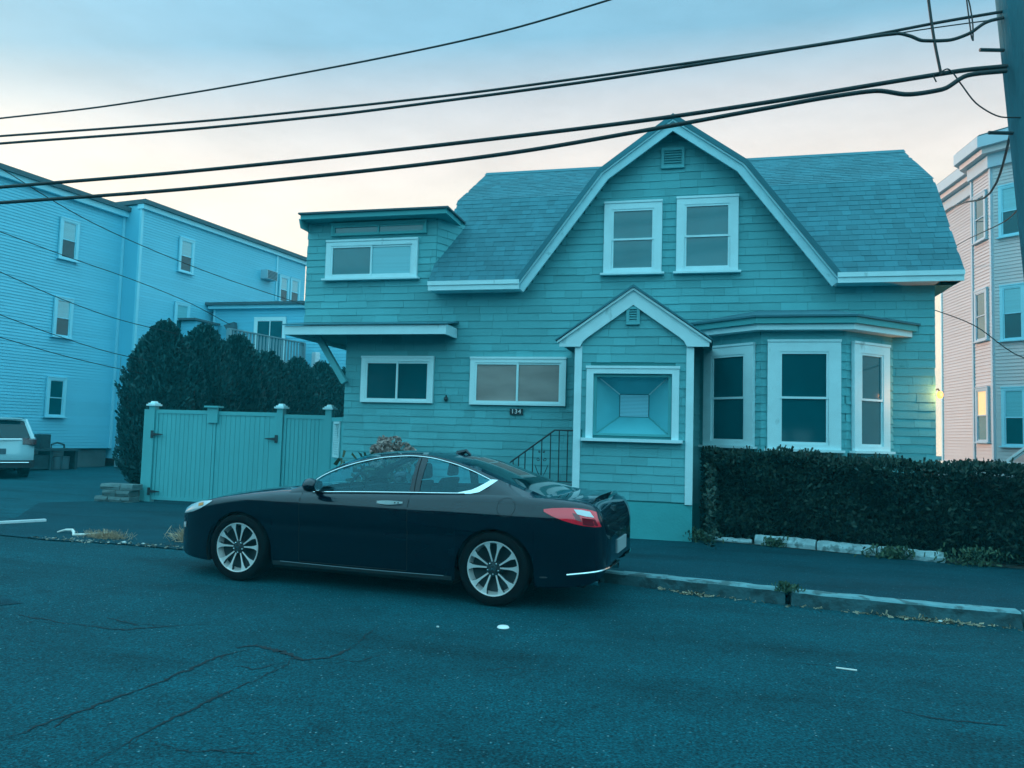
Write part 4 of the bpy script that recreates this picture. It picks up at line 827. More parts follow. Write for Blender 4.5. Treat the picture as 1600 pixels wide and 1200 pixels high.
gz = pchip([.15,.22,.32,.45,.58,.72,.815,.835,.88,.94,1.0], [.925,.948,.962,.970,.984,.998,1.0,.994,.973,.945,.91])
ARCH = .378
def zb(x):
    z = Zb0(x)
    for c in WX:
        d = abs(x-c)
        if d < ARCH: z = max(z, WR-.02+math.sqrt(ARCH**2-d*d))
    return z
def skin(x, z):
    zs = Zs(x); w = Wb(x)*gz(z)
    if z > zs-.06: w -= .030*((z-zs+.06)/.06)**2
    # feature crease along the flank
    w -= .010*math.exp(-((z-.60)/.035)**2)*max(0, min(1, (x-.9)/.5))*max(0, min(1, (4.3-x)/.4))
    return w
xs = set([0, .006, .02, .04, .07, .11, .16, .22, .30, .40, .50, 1.40, 1.48, 1.56, 1.66, 1.8, 1.95, 2.1, 2.25, 2.4, 2.55, 2.7, 2.82, 2.94, 3.05, 3.15, 3.22, 4.12, 4.2, 4.28, 4.36, 4.43, 4.48, 4.52, 4.55, 4.58, 4.605, 4.625, 4.645, 4.66, 4.672, 4.681, 4.687, 4.69])
for c in WX:
    for i in range(27): xs.add(round(c-ARCH*math.cos(math.pi*i/26), 5))
    xs.add(round(c-ARCH-.0015, 5)); xs.add(round(c+ARCH+.0015, 5))
xs = sorted(xs)
NS = 26
def column(x, sg):
    z0, z1 = zb(x), Zs(x); return [(x, sg*skin(x, z0+(z1-z0)*(j/NS)**.9), z0+(z1-z0)*(j/NS)**.9) for j in range(NS+1)]
body = MB(); 
def in_door(xa, xb): return xa >= 1.655 and xb <= 2.825
doors = {-1: MB(), 1: MB()}
for sg in (-1, 1):
    for xa, xb in zip(xs, xs[1:]):
        A, B = column(xa, sg), column(xb, sg)
        tgt = doors[sg] if in_door(xa, xb) else body
        tgt.grid([A, B] if sg < 0 else [B, A])
    # arch lips
    for c in WX:
        arc = [(c-ARCH*math.cos(math.pi*i/26), WR-.02+ARCH*math.sin(math.pi*i/26)) for i in range(27)]
        arc = [(x, z) for x, z in arc if z >= Zb0(x)]
        r0 = [(x, sg*skin(x, z), z) for x, z in arc]; r1 = [(x, sg*(skin(x, z)-.05), z) for x, z in arc]; body.grid([r0, r1] if sg > 0 else [r1, r0])
# hood, cowl and rear deck across the car
def across(x, nseg=12):
    zs, zc = Zs(x), Zc(x); ys = skin(x, zs); o = []
    for j in range(nseg+1):
        v = -1+2*j/nseg; o.append((x, v*ys, zs+(zc-zs)*(1-abs(v)**2.6)+.010*math.exp(-((abs(v)-.62)/.10)**2)*(1 if .2 < x < 1.4 else 0)))
    return o
top_f = [x for x in xs if x <= 1.70]; top_r = [x for x in xs if x >= 3.95]
body.grid([across(x) for x in top_f]); body.grid([across(x) for x in top_r])
def cap(x, flip):
    L, Rr = column(x, -1), column(x, 1); rows = [[(x, l[1]*(1-2*t/8), l[2]) for t in range(9)] for l in L]; rows.append(across(x, 8)); body.grid(rows if flip else rows[::-1])
cap(0, False); cap(4.69, True)
# roof rail, pillars and roof skin
RAILZ = pchip([1.50,1.66,1.80,1.98,2.19,2.47,2.74,2.89,3.14,3.37,3.55,3.8,4.05,4.25], [.935,1.0,1.09,1.18,1.252,1.309,1.330,1.322,1.280,1.216,1.152,1.066,.990,.955])
RAILY = pchip([1.50,1.66,1.8,2.0,2.2,2.5,2.9,3.2,3.55,3.9,4.25], [.80,.765,.735,.695,.655,.615,.60,.61,.645,.70,.78])
TOPZ = pchip([1.36,1.6,1.85,2.10,2.3,2.55,2.85,3.05,3.22,3.5,3.8,4.02,4.16], [.958,1.108,1.232,1.312,1.338,1.352,1.345,1.326,1.300,1.222,1.118,1.028,.966])
DT = pchip([1.74,1.80,1.98,2.19,2.47,2.74,2.89,3.14,3.37,3.52,3.60], [1.02,1.068,1.155,1.226,1.284,1.304,1.296,1.252,1.186,1.130,1.098])
DB = pchip([1.74,2.27,2.81,3.2,3.43,3.50,3.60], [.930,.955,.975,.988,1.000,1.025,1.090])
def side_pt(x, z, sg, out_=0):
    zs = Zs(x)-.004; ys = skin(x, zs); zr, yr_ = RAILZ(x), RAILY(x)
    t = 0 if zr-zs < 1e-4 else max(0, min(1, (z-zs)/(zr-zs))); y = ys*(1-t)+yr_*t+.030*math.sin(math.pi*t)*min(1, (zr-zs)/.2); return (x, sg*(y+out_), z)
gl = {}
sx = [1.50, 1.58, 1.66, 1.74]+list(np.linspace(1.80, 2.76, 17))+[2.80, 2.86, 2.90]+list(np.linspace(2.96, 3.50, 11))+[3.55, 3.60, 3.68, 3.78, 3.9, 4.02, 4.14, 4.25]
for sg in (-1, 1):
    for a, b in zip(sx, sx[1:]):
        def strip(fz0, fz1, n, tgt, o=0):
            A = [side_pt(a, fz0(a)+(fz1(a)-fz0(a))*j/n, sg, o) for j in range(n+1)]; B = [side_pt(b, fz0(b)+(fz1(b)-fz0(b))*j/n, sg, o) for j in range(n+1)]; tgt.grid([A, B] if sg < 0 else [B, A])
        z0 = lambda x: Zs(x)-.004
        if a >= 1.739 and b <= 3.601:
            strip(z0, DB, 2, body); strip(DT, RAILZ, 2, body)
            if 2.799 <= a and b <= 2.901: strip(DB, DT, 5, body, .002)                       # B-pillar
            else:
                key = (sg, 'f' if b <= 2.81 else 'r'); g = gl.setdefault(key, MB()); strip(DB, DT, 5, g, -.006)
        else: strip(z0, RAILZ, 6, body)
def topx(s_, v): return s_+v*v*float(np.interp(s_, [1.36, 2.10, 3.22, 4.16], [.16, .12, .10, -.02]))
def top_row(s_, n=14):
    o = []
    for j in range(n+1):
        v = -1+2*j/n; x = topx(s_, v); xe = topx(s_, 1); yr_, zr = RAILY(xe), RAILZ(xe); zc = TOPZ(s_); o.append((x, v*yr_, zr+(zc-zr)*(1-abs(v)**2.3)))
    return o
wsh, rwin, rfp = MB(), MB(), MB()
segs = [1.36, 1.45, 1.55, 1.65, 1.75, 1.85, 1.95, 2.03, 2.10, 2.2, 2.3, 2.4, 2.55, 2.7, 2.85, 2.95, 3.05, 3.14, 3.22, 3.32, 3.42, 3.52, 3.62, 3.72, 3.82, 3.92, 4.02, 4.09, 4.16]
for a, b in zip(segs, segs[1:]):
    A, B = top_row(a), top_row(b); glass = wsh if 1.36 <= a and b <= 2.101 else rwin if a >= 3.219 and b <= 4.10 else None
    if glass is None: rfp.grid([A, B])
    else: rfp.grid([A[:2], B[:2]]); rfp.grid([A[-2:], B[-2:]]); glass.grid([A[1:-1], B[1:-1]])
LOC = dict(local=True)
bo = smooth(body.build('body', PAINT, coupe, **LOC), 50); smooth(rfp.build('roof', PAINT, coupe, **LOC), 50)
smooth(wsh.build('windshield', CGL, coupe, **LOC)); smooth(rwin.build('rear_window', mat('dark_rear_glass', (.002,.018,.022), .05, spec=.5, coat=.5), coupe, **LOC))
drs = {}
for sg in (-1, 1):
    drs[sg] = smooth(doors[sg].build('door', PAINT, coupe, **LOC), 50)
    smooth(gl[(sg, 'f')].build('door_glass', CGL, drs[sg], **LOC)); smooth(gl[(sg, 'r')].build('quarter_window', CGL, coupe, **LOC))
    # chrome outline of the side glass
    tp = [side_pt(x, DT(x)+.006, sg, .006) for x in np.linspace(1.76, 3.58, 44)]; MB().tube(tp, .0058, 6).build('window_chrome', CHROME, coupe, **LOC)
    bt = [side_pt(x, DB(x)-.004, sg, .008) for x in np.linspace(1.76, 3.36, 30)]; MB().tube(bt, .0062, 6).build('belt_chrome', CHROME, coupe, **LOC)
    k_ = MB(); lo = [side_pt(x, z, sg, .009) for x, z in ((3.30, .984), (3.42, .990), (3.50, 1.008), (3.57, 1.055), (3.635, 1.118))]; hi = [side_pt(x, z, sg, .009) for x, z in ((3.30, .996), (3.42, 1.024), (3.475, 1.050), (3.53, 1.085), (3.575, 1.122))]
    k_.grid([lo, hi] if sg > 0 else [hi, lo]); k_.build('quarter_chrome', CHROME, coupe, **LOC)
    # panel gaps
    for x in (1.655, 2.824):
        MB().tube([(x, sg*(skin(x, z)-.001), z) for z in np.linspace(.25, Zs(x)-.01, 14)], .0045, 5).build('panel_gap', SEAM, coupe, **LOC)
    MB().tube([(x, sg*(skin(x, .245)-.001), .245) for x in np.linspace(1.66, 2.82, 14)], .0045, 5).build('panel_gap', SEAM, coupe, **LOC)
    MB().tube([side_pt(2.85-.02*t, DB(2.85)+(DT(2.85)-DB(2.85))*t, sg, .004) for t in np.linspace(0, 1, 6)], .004, 5).build('panel_gap', SEAM, coupe, **LOC)
    h = MB(); hx = np.linspace(2.50, 2.77, 9); h.grid([[(x, sg*(skin(x, .872)+.010+.022*math.sin(math.pi*i/8)**.5), .872+.008*(x-2.5)/.27+dz*(.4+.6*math.sin(math.pi*min(1, (i+.6)/8.8)))) for i, x in enumerate(hx)] for dz in ((-.021, 0, .018) if sg < 0 else (.018, 0, -.021))])
    h.build('handle', mat('bright_handle', (.86,.90,.90), .32, metal=.6), drs[sg], **LOC)
    for xk in (2.70, 2.735): MB().box(xk-.006, xk+.006, sg*(skin(xk, .875)+.033)-.002, sg*(skin(xk, .875)+.033)+.002, .870, .882).build('key_button', BLKP, drs[sg], **LOC)
    # sill skirt
    s_ = MB(); q = np.linspace(1.36, 3.28, 20); s_.grid([[(x, sg*(skin(x, .26)+.006), .235) for x in q], [(x, sg*(skin(x, .2)+.012), .195) for x in q], [(x, sg*(skin(x, .2)-.05), .150) for x in q], [(x, sg*.5, .150) for x in q]][::sg]); smooth(s_.build('sill_skirt', BLKP, coupe, **LOC))
    MB().tube([(x, sg*(skin(x, .24)+.012), .232+.006*math.sin(x*2)) for x in np.linspace(1.45, 3.2, 20)], .004, 5).build('sill_strip', mat('dark_satin_strip', (.10,.15,.17), .3, metal=.6), coupe, **LOC)
    # mirror
    m_ = MB(); mc = (1.86, sg*1.01, 1.005); 
    rows = []
    for i in range(9):
        a = -math.pi/2+math.pi*i/8; rr = math.cos(a); rows.append([(mc[0]-.02+.085*rr*math.cos(b)*1.0+.02*math.sin(a), mc[1]+sg*.105*math.sin(a), mc[2]+.068*rr*math.sin(b)) for b in np.linspace(0, 2*math.pi, 15)])
    m_.grid(rows); mo = smooth(m_.build('wing_mirror', PAINT, coupe, **LOC)); MB().tube([(1.82, sg*.84, .945), (1.85, sg*.93, .975)], [.035, .028], 8).build('mirror_arm', BLKP, mo, **LOC)
    k_ = MB(); k_.lathe([(0, 0), (.055, .0)], (0, 0, 0), 'z', 14); 
    g_ = MB(); g_.grid([[(1.928, mc[1]+sg*.075*math.cos(t)*u, mc[2]+.050*math.sin(t)*u) for t in np.linspace(0, 2*math.pi, 13)] for u in (0, 1)]); g_.build('mirror_glass', CHROME, mo, **LOC)
    # lamps laid on the body skin
    def decal(tops, bots, out_, n, m, name, par=coupe, thick=True):
        k = len(tops); g = MB(); rows = []
        for r_ in range(n+1):
            t = r_/n; rows.append([(x0*(1-t)+x1*t, sg*(skin(min(4.685, x0*(1-t)+x1*t), z0*(1-t)+z1*t)+out_), z0*(1-t)+z1*t) for (x0, z0), (x1, z1) in zip(bots, tops)])
        g.grid(rows if sg < 0 else rows[::-1]); return smooth(g.build(name, m, par, **LOC), 60)
    tl = decal([(4.14, .893), (4.22, .905), (4.32, .912), (4.42, .915), (4.50, .910), (4.56, .900), (4.60, .886)], [(4.145, .872), (4.22, .838), (4.32, .805), (4.42, .780), (4.51, .765), (4.60, .757), (4.645, .760)], .010, 5, TAIL, 'tail_light')
    decal([(4.41, .904), (4.48, .902), (4.55, .890)], [(4.445, .865), (4.515, .850), (4.59, .842)], .0135, 2, TAILW, 'reversing_lens', tl)
    decal([(4.40, .872), (4.44, .868), (4.46, .860)], [(4.44, .815), (4.47, .808), (4.49, .800)], .0135, 2, TAILD, 'lens_divider', tl); decal([(4.49, .835), (4.55, .83), (4.60, .825)], [(4.50, .775), (4.57, .768), (4.625, .768)], .0135, 2, TAILD, 'lower_lens', tl)
    hl = decal([(.165, .675), (.24, .712), (.34, .745), (.44, .768), (.56, .782), (.60, .785)], [(.16, .622), (.24, .635), (.34, .655), (.44, .690), (.53, .735), (.60, .778)], .008, 4, LAMP, 'headlight')
    decal([(.40, .745), (.48, .760)], [(.42, .715), (.49, .732)], .011, 1, AMB, 'amber_reflector', hl)
    decal([(.05, .50), (.13, .525), (.20, .535)], [(.05, .475), (.13, .47), (.19, .475)], .006, 1, TAILW, 'fog_lamp')
    MB().tube([(3.79+.085*math.cos(t), sg*(skin(3.79+.085*math.cos(t), .885+.085*math.sin(t))-.001), .885+.085*math.sin(t)) for t in np.linspace(0, 2*math.pi, 28)], .003, 4, False).build('fuel_flap_gap', SEAM, coupe, **LOC) if sg < 0 else None
    # rear lower chrome strip and exhaust
    MB().tube([(x, sg*(skin(x, .36)+.006), .330+.05*(x-4.36)/.33) for x in np.linspace(4.36, 4.685, 18)]+[(4.702, sg*.40, .384), (4.705, sg*.2, .386)], .010, 6).build('bumper_chrome', CHROME, coupe, **LOC)
    e_ = MB(); e_.U, e_.N, e_.Z = Vector((0, 1, 0)), Vector((1, 0, 0)), Vector((0, 0, 1)); e_.lathe([(.030, -.02), (.044, 0), (.046, .04), (.042, .16), (.036, .16), (.034, .0)], (sg*.52, 4.42, .235), 'y', 16); smooth(e_.build('exhaust_tip', CHROME, coupe, **LOC))
# underbody, wheel wells and cabin
u_ = MB(); u_.box(.25, 4.45, -.55, .55, .17, .30); u_.box(.42, .5, -.8, .8, .2, .45); u_.build('underbody', WELL, coupe, **LOC)
for c in WX:
    for sg in (-1, 1):
        w_ = MB(); w_.lathe([(.40, 0), (.40, .36), (.02, .36)], (c, sg*.87 if sg < 0 else .51, WR-.02), 'y', 26, -.35, math.pi+.35) if sg < 0 else w_.lathe([(.02, 0), (.40, .0), (.40, .36)], (c, .51, WR-.02), 'y', 26, -.35, math.pi+.35)
        w_.build('wheel_well', WELL, coupe, **LOC)
cb = MB(); cb.box(1.75, 3.9, -.74, .74, .28, .40); cb.box(1.45, 1.78, -.72, .72, .6, .93); cb.box(3.62, 4.0, -.62, .62, .55, .955); cb.box(1.7, 3.9, -.80, -.76, .4, .92); cb.box(1.7, 3.9, .76, .80, .4, .92); cb.build('cabin', INTR, coupe, **LOC)
def seat(x, y, hr=True):
    s_ = MB(); s_.box(x-.28, x+.22, y-.25, y+.25, .42, .60)
    s_.add([(x+.12, y-.24, .58), (x+.12, y+.24, .58), (x+.26, y+.24, .58), (x+.26, y-.24, .58), (x+.34, y-.19, 1.06), (x+.34, y+.19, 1.06), (x+.44, y+.19, 1.06), (x+.44, y-.19, 1.06)], [(0, 3, 2, 1), (4, 5, 6, 7), (0, 1, 5, 4), (1, 2, 6, 5), (2, 3, 7, 6), (3, 0, 4, 7)])
    s_.add([(x+.37, y-.11, 1.08), (x+.37, y+.11, 1.08), (x+.45, y+.11, 1.08), (x+.45, y-.11, 1.08), (x+.39, y-.09, 1.235), (x+.39, y+.09, 1.235), (x+.45, y+.09, 1.235), (x+.45, y-.09, 1.235)], [(0, 3, 2, 1), (4, 5, 6, 7), (0, 1, 5, 4), (1, 2, 6, 5), (2, 3, 7, 6), (3, 0, 4, 7)])
    so = s_.build('seat', INTR, coupe, **LOC); bv = so.modifiers.new('bevel', 'BEVEL'); bv.width = .03; bv.segments = 2
for y in (-.36, .36): seat(2.35, y)
s_ = MB(); s_.box(3.25, 3.6, -.6, .6, .45, .62); s_.box(3.5, 3.68, -.6, .6, .6, 1.0)
for y in (-.36, .36): s_.box(3.52, 3.62, y-.11, y+.11, 1.02, 1.14)
so = s_.build('rear_seat', INTR, coupe, **LOC); bv = so.modifiers.new('bevel', 'BEVEL'); bv.width = .03; bv.segments = 2
st = MB(); st.tube([(1.98+.05*math.sin(t), -.36+.18*math.cos(t), .93+.17*math.sin(t)) for t in np.linspace(0, 2*math.pi, 24)], .014, 6, False); st.build('steering_wheel', INTR, coupe, **LOC)
# rear spoiler, boot lid details, plate
sp = MB(); rows = []
def deckz(x, v): zs, zc = Zs(x), Zc(x); return zs+(zc-zs)*(1-abs(v)**2.6)
for v in np.linspace(-.86, .86, 25):
    k = (1-(abs(v)/.86)**6); c_ = -.05*v*v; r_ = []
    for x, up_ in ((4.34, -.004), (4.40, .006), (4.46, .014), (4.52, .024), (4.565, .030)): xx = x+c_; r_.append((xx, v*skin(xx, Zs(xx)), deckz(min(xx, 4.50), v)+up_*k+(-.004 if k < .02 else 0)))
    xx = 4.568+c_; r_.append((xx, v*skin(xx, Zs(xx)), deckz(4.50, v)+.012*k)); xx = 4.55+c_; r_.append((xx, v*skin(xx, Zs(xx)), deckz(xx, v)-.02)); rows.append(r_)
sp.grid(rows[::-1]); smooth(sp.build('spoiler', PAINT, coupe, **LOC), 30)
MB().box(4.665, 4.702, -.24, .24, .46, .585).build('licence_plate', mat('licence_plate', (.30,.38,.40), .5), coupe, **LOC)
e_ = MB()
for q in ((4.585, 4.60, -.052, -.034, .80, .885), (4.585, 4.60, .034, .052, .80, .885), (4.585, 4.60, -.034, .034, .835, .852)): e_.box(*[q[0]-.0, q[1]+.025, *q[2:]])
e_.build('emblem', CHROME, coupe, **LOC)
g_ = MB(); g_.box(-.012, .02, -.40, .40, .50, .56); g_.build('grille', CHROME, coupe, **LOC); MB().box(-.006, .02, -.52, .52, .25, .47).build('lower_intake', BLKP, coupe, **LOC)
MB().tube([(2.95, 0, 1.332), (3.05, 0, 1.362), (3.10, 0, 1.322)], [.03, .022, .012], 8).build('roof_antenna', PAINT, coupe, **LOC)
for q in ((4.655, -.60, -.54, .735, .75), (4.66, -.60, -.51, .71, .718)): MB().box(q[0], q[0]+.012, q[1], q[2], q[3], q[4]).build('boot_badge', CHROME, coupe, **LOC)
# wheels
def wheel(x, sg):
    w = bpy.data.objects.new('wheel', None); col.objects.link(w); w.parent = coupe; w.location = (x, sg*.895, WR)
    if sg > 0: w.rotation_euler = (0, 0, math.pi)
    t = MB(); t.lathe([(.240, .02), (.246, -.002), (.262, -.012), (.300, -.014), (.322, -.004), (.334, .022), (.336, .06), (.336, .16), (.330, .20), (.30, .225), (.24, .22), (.24, .02)], (0, 0, 0), 'y', 48); smooth(t.build('tyre', TYRE, w, **LOC), 35)
    r_ = MB(); r_.lathe([(.246, -.004), (.243, -.010), (.234, -.008), (.228, .03), (.215, .05), (.205, .19)], (0, 0, 0), 'y', 48); smooth(r_.build('rim', MACH, w, **LOC), 35)
    d_ = MB(); d_.lathe([(.215, .06), (.10, .085), (.0, .085)], (0, 0, 0), 'y', 36); smooth(d_.build('brake_disc', POCKET, w, **LOC))
    for i in range(5):
        for k_ in (-1, 1):
            a = 2*math.pi*i/5+math.pi/2; ca = lambda rr, th, y: (rr*math.cos(a+th), y, rr*math.sin(a+th))
            th0, th1 = k_*.34, k_*.285
            # machined face, flaring at the rim
            f_ = MB(); w0, w1 = .011, .016
            pts = [ca(.062, k_*.20-w0/.062*.6, .016), ca(.062, k_*.20+w0/.062*.6, .016), ca(.15, k_*.25+.006/.15*1.6, .006), ca(.19, k_*.26+.010/.19*1.6, .002), ca(.228, k_*.27+.030/.228, -.002), ca(.238, k_*.27+.05/.238, -.002), ca(.238, k_*.27-.05/.238 if False else k_*.27-.034/.238, -.002), ca(.19, k_*.26-.010/.19*1.4, .002), ca(.15, k_*.25-.006/.15*1.6, .006)]
            f_.add(pts, [tuple(range(9))] ); back = [(p[0]*.99, p[1]+.035, p[2]*.99) for p in pts]; n9 = 9; f_.m = 1
            f_.add(pts+back, [(q, (q+1) % n9, n9+(q+1) % n9, n9+q) for q in range(n9)]); f_.build('spoke', [MACH, POCKET], w, **LOC)
    hb = MB(); hb.lathe([(.0, -.002), (.030, -.002), (.034, .002), (.036, .012), (.066, .016), (.072, .03), (.072, .07)], (0, 0, 0), 'y', 24); smooth(hb.build('hub', POCKET, w, **LOC), 35)
    em = MB()
    for q in ((-.014, -.009, -.014, .014), (.009, .014, -.014, .014), (-.009, .009, -.003, .003)): em.box(q[0], q[1], -.006, -.002, q[2], q[3])
    em.build('hub_emblem', CHROME, w, **LOC)
    for i in range(5): a = 2*math.pi*i/5-math.pi/2; MB().lathe([(0, -.006), (.009, -.004), (.010, .014)], (.052*math.cos(a), .008, .052*math.sin(a)), 'y', 8).build('lug_nut', CHROME, w, **LOC)
for x in WX:
    for sg in (-1, 1): wheel(x, sg)

# ---- simpler vehicles seen in part: an SUV from behind and a pale pickup over the hedge
def utility(name, label, loc, rz, paint, L, W, prof, glassx, gh):
    """prof: side outline (x, z) of the lower body; glassx: greenhouse outline"""
    t = thing(name, label, 'car', loc, rz); hw = W/2
    def loft(pl, fn, nm, m, n=12):
        g = MB(); rows = []
        for j in range(n+1):
            v = -1+2*j/n; rows.append([(*fn(x, z, v),) for x, z in pl]+[fn(*pl[0], v)])
        g.grid(rows); g.f += [tuple(range(len(pl))), tuple(range(n*(len(pl)+1)+len(pl)-1, n*(len(pl)+1)-1, -1))]; g.mi += [0, 0]; return smooth(g.build(nm, m, t, **LOC), 45)
    cx = L/2
    def fb(x, z, v):
        e = 1-.05*max(0, (abs(v)-.75)/.25)**2; return (cx+(x-cx)*e, v*hw*(1-.03*abs(z-.75)), z)
    loft(prof, fb, 'body', paint)
    gm = (min(p[0] for p in glassx)+max(p[0] for p in glassx))/2
    def fg(x, z, v):
        k = (z-gh[0])/(gh[1]-gh[0]); return (x, v*(hw*.95-.17*k), z)
    loft(glassx, fg, 'glasshouse', mat('dark_vehicle_glass', (.003,.04,.05), .08, spec=.4))
    rt_ = [p for p in glassx if p[1] > gh[1]-.12]; x0, x1 = min(p[0] for p in rt_), max(p[0] for p in rt_)
    r_ = MB(); rows = [[(x, v*(hw*.95-.165)*1.01, gh[1]+.015-.03*(2*(x-x0)/(x1-x0)-1)**2-.03*v**4) for x in np.linspace(x0-.05, x1+.05, 9)] for v in np.linspace(-1, 1, 9)]; r_.grid(rows); rows2 = [[(p[0], p[1], p[2]-.07) for p in r] for r in rows]; r_.grid(rows2[::-1]); 
    for a_, b_ in ((rows[0], rows2[0]), (rows2[-1], rows[-1])): r_.grid([b_, a_])
    r_.grid([[r[0] for r in rows], [r[0] for r in rows2]]); r_.grid([[r[-1] for r in rows2], [r[-1] for r in rows]]); smooth(r_.build('roof', paint, t, **LOC), 40)
    # pillars
    for sg in (-1, 1):
        for (xa, za), (xb, zb_) in ((glassx[0], glassx[1]), (glassx[-1], glassx[-2])):
            MB().tube([(xa, sg*(hw*.955), za), (xb, sg*(hw*.955-.17), zb_)], .055, 6).build('pillar', paint, t, **LOC)
    for x in (.19*L, .80*L):
        for sg in (-1, 1):
            w = bpy.data.objects.new('wheel', None); col.objects.link(w); w.parent = t; w.location = (x, sg*(hw-.02), .35); w.rotation_euler = (0, 0, 0 if sg < 0 else math.pi)
            q = MB(); q.lathe([(.22, .0), (.30, -.012), (.345, .01), (.35, .06), (.35, .18), (.33, .22), (.2, .22)], (0, 0, 0), 'y', 30); smooth(q.build('tyre', TYRE, w, **LOC), 35)
            q = MB(); q.lathe([(.22, .0), (.21, .02), (.06, .0), (0, -.005)], (0, 0, 0), 'y', 24); smooth(q.build('rim', MACH, w, **LOC))
            q = MB(); q.lathe([(.0, .02), (.40, .0), (.40, .2)], (x, (-hw-.004) if sg < 0 else hw+.004, .37), 'y', 24, -.1, math.pi+.1) if False else None
    return t
WPAINT = mat('white_car_paint', (.38,.64,.70), .25, coat=1.0); SPAINT = mat('silver_car_paint', (.60,.64,.66), .3, metal=.3, coat=1.0)
suv = utility('white_suv', 'white SUV seen from behind in the parking lot at the left edge', (0, 0, 0), 0, WPAINT, 4.6, 1.86,
    [(.0,.45),(.05,.72),(.35,.95),(1.15,1.06),(1.3,1.08),(4.35,1.10),(4.52,1.02),(4.56,.72),(4.58,.52),(4.50,.34),(4.2,.26),(.25,.26)],
    [(1.2,1.04),(1.95,1.60),(2.4,1.655),(3.7,1.655),(4.10,1.58),(4.42,1.06)], (1.06, 1.655))
dv = Vector((-.80, .60, 0)).normalized()        # the way it points, away from the street
suv.rotation_euler = (0, 0, math.atan2(-dv.y, -dv.x)); ux = -dv; uy = Vector((-ux.y, ux.x, 0))
suv.location = Vector((-17.55, 17.25, 0))-ux*4.55-uy*.9*(1 if uy.x > 0 else -1)
MB().box(4.53, 4.60, -.93, .93, .30, .50).build('rear_bumper', BLKP, suv, local=True); MB().tube([(4.61, -.80, .44), (4.63, 0, .44), (4.61, .80, .44)], .016, 6).build('bumper_strip', CHROME, suv, local=True)
MB().box(4.555, 4.575, -.27, .27, .66, .81).build('licence_plate', mat('dark_plate', (.06,.12,.15), .5), suv, local=True)
MB().tube([(4.52, -.62, 1.06), (4.57, 0, 1.05), (4.52, .62, 1.06)], .022, 6).build('tailgate_chrome', CHROME, suv, local=True)
for sg in (-1, 1):
    a = MB(); a.prism([(4.16, 1.02), (4.50, .90), (4.545, .93), (4.53, 1.06), (4.30, 1.13)], sg*.80-.16, sg*.80+.16); a.build('tail_light', mat('dark_red_lens', (.05,.008,.015), .15, coat=1), suv, local=True)
    MB().tube([(4.30, sg*.62, 1.02), (4.02, sg*.5, 1.60)], .012, 5).build('hatch_edge', BLKP, suv, local=True)
a = MB(); a.box(3.90, 4.25, -.62, .62, 1.60, 1.635); a.build('roof_spoiler', WPAINT, suv, local=True)
e_ = MB()
for q in ((-.07, -.05, .0, .07), (.05, .07, .0, .07), (-.05, .05, .025, .045)): e_.box(4.575, 4.60, q[0], q[1], .98+q[2], .98+q[3])
e_.build('emblem', CHROME, suv, local=True)
pk = utility('silver_pickup', 'silver vehicle nosing out behind the hedge beside the rose building', (4.05, 18.4, 0), R(4), SPAINT, 5.2, 1.95,
    [(.0,.55),(.03,1.02),(.30,1.17),(1.6,1.25),(2.9,1.27),(5.15,1.27),(5.2,.9),(5.15,.45),(4.9,.34),(.2,.34)],
    [(2.75,1.25),(3.35,1.80),(3.7,1.88),(4.9,1.88),(5.0,1.82),(5.12,1.27)], (1.25, 1.88))
# ------------------------------------------------------------------ pole and wires
PW = mat('weathered_pole', (.04,.14,.175), .9, .35, 6, stretch=(1, 1, .08), bump=.6, bscale=18, bstretch=(4, 4, .15), bdist=.02)
WIRE = mat('black_cable', (.006,.010,.012), .6)
pole = thing('utility_pole', 'leaning wooden utility pole at the right edge carrying the street cables', 'pole', (3.98, 9.5, .1))
def ply(z): return (3.33+(6.56-z)*.098, 9.35+(6.56-z)*.05)   # lean
MB().tube([(*ply(z), z) for z in (-.2, 2, 4, 6, 8.2)], [.17, .162, .155, .148, .14], 20).build('shaft', PW, pole)
for z in (5.02, 5.95): x, y = ply(z); MB().tube([(x-.16, y-.10, z), (x-.42, y-.16, z+.0)], .02, 6).build('cable_bracket', BLACKM, pole)
def wire(label, pts, r, name='overhead_cable', sub=6):
    Q = np.array(pts, float); L = np.concatenate([[0], np.cumsum(np.linalg.norm(np.diff(Q, axis=0), axis=1))]); fs = [pchip(L, Q[:, k]) for k in range(3)]
    P = [Vector([f(t) for f in fs]) for t in np.unique(np.concatenate([np.linspace(L[i], L[i+1], sub+1) for i in range(len(L)-1)]))]
    o = MB().tube([tuple(p) for p in P], r, 7).build(name, WIRE); smooth(o, 60); return tag(o, label, 'cable', 'street cables from the pole')
wire('thin uppermost cable leaving the frame at the top', [(-34,9.25,6.7),(-11.19,9.25,6.14),(-10.46,9.25,6.16),(-8.94,9.25,6.19),(-7.10,9.25,6.29),(-5.58,9.25,6.41),(-4.16,9.25,6.54),(-2.57,9.25,6.73),(-1.17,9.25,7.00),(-0.78,9.25,7.09),(1.2,9.25,7.5),(3.22,9.28,7.9)], .013)
wire('upper strand of the twin cables above the roof ridge', [(-34,9.25,6.5),(-11.17,9.25,5.89),(-10.43,9.25,5.88),(-7.07,9.25,5.86),(-5.07,9.25,5.89),(-3.24,9.25,5.94),(-1.56,9.25,6.02),(0.00,9.25,6.11),(1.09,9.25,6.175),(1.65,9.25,6.22),(2.46,9.25,6.31),(3.22,9.29,6.40)], .017)
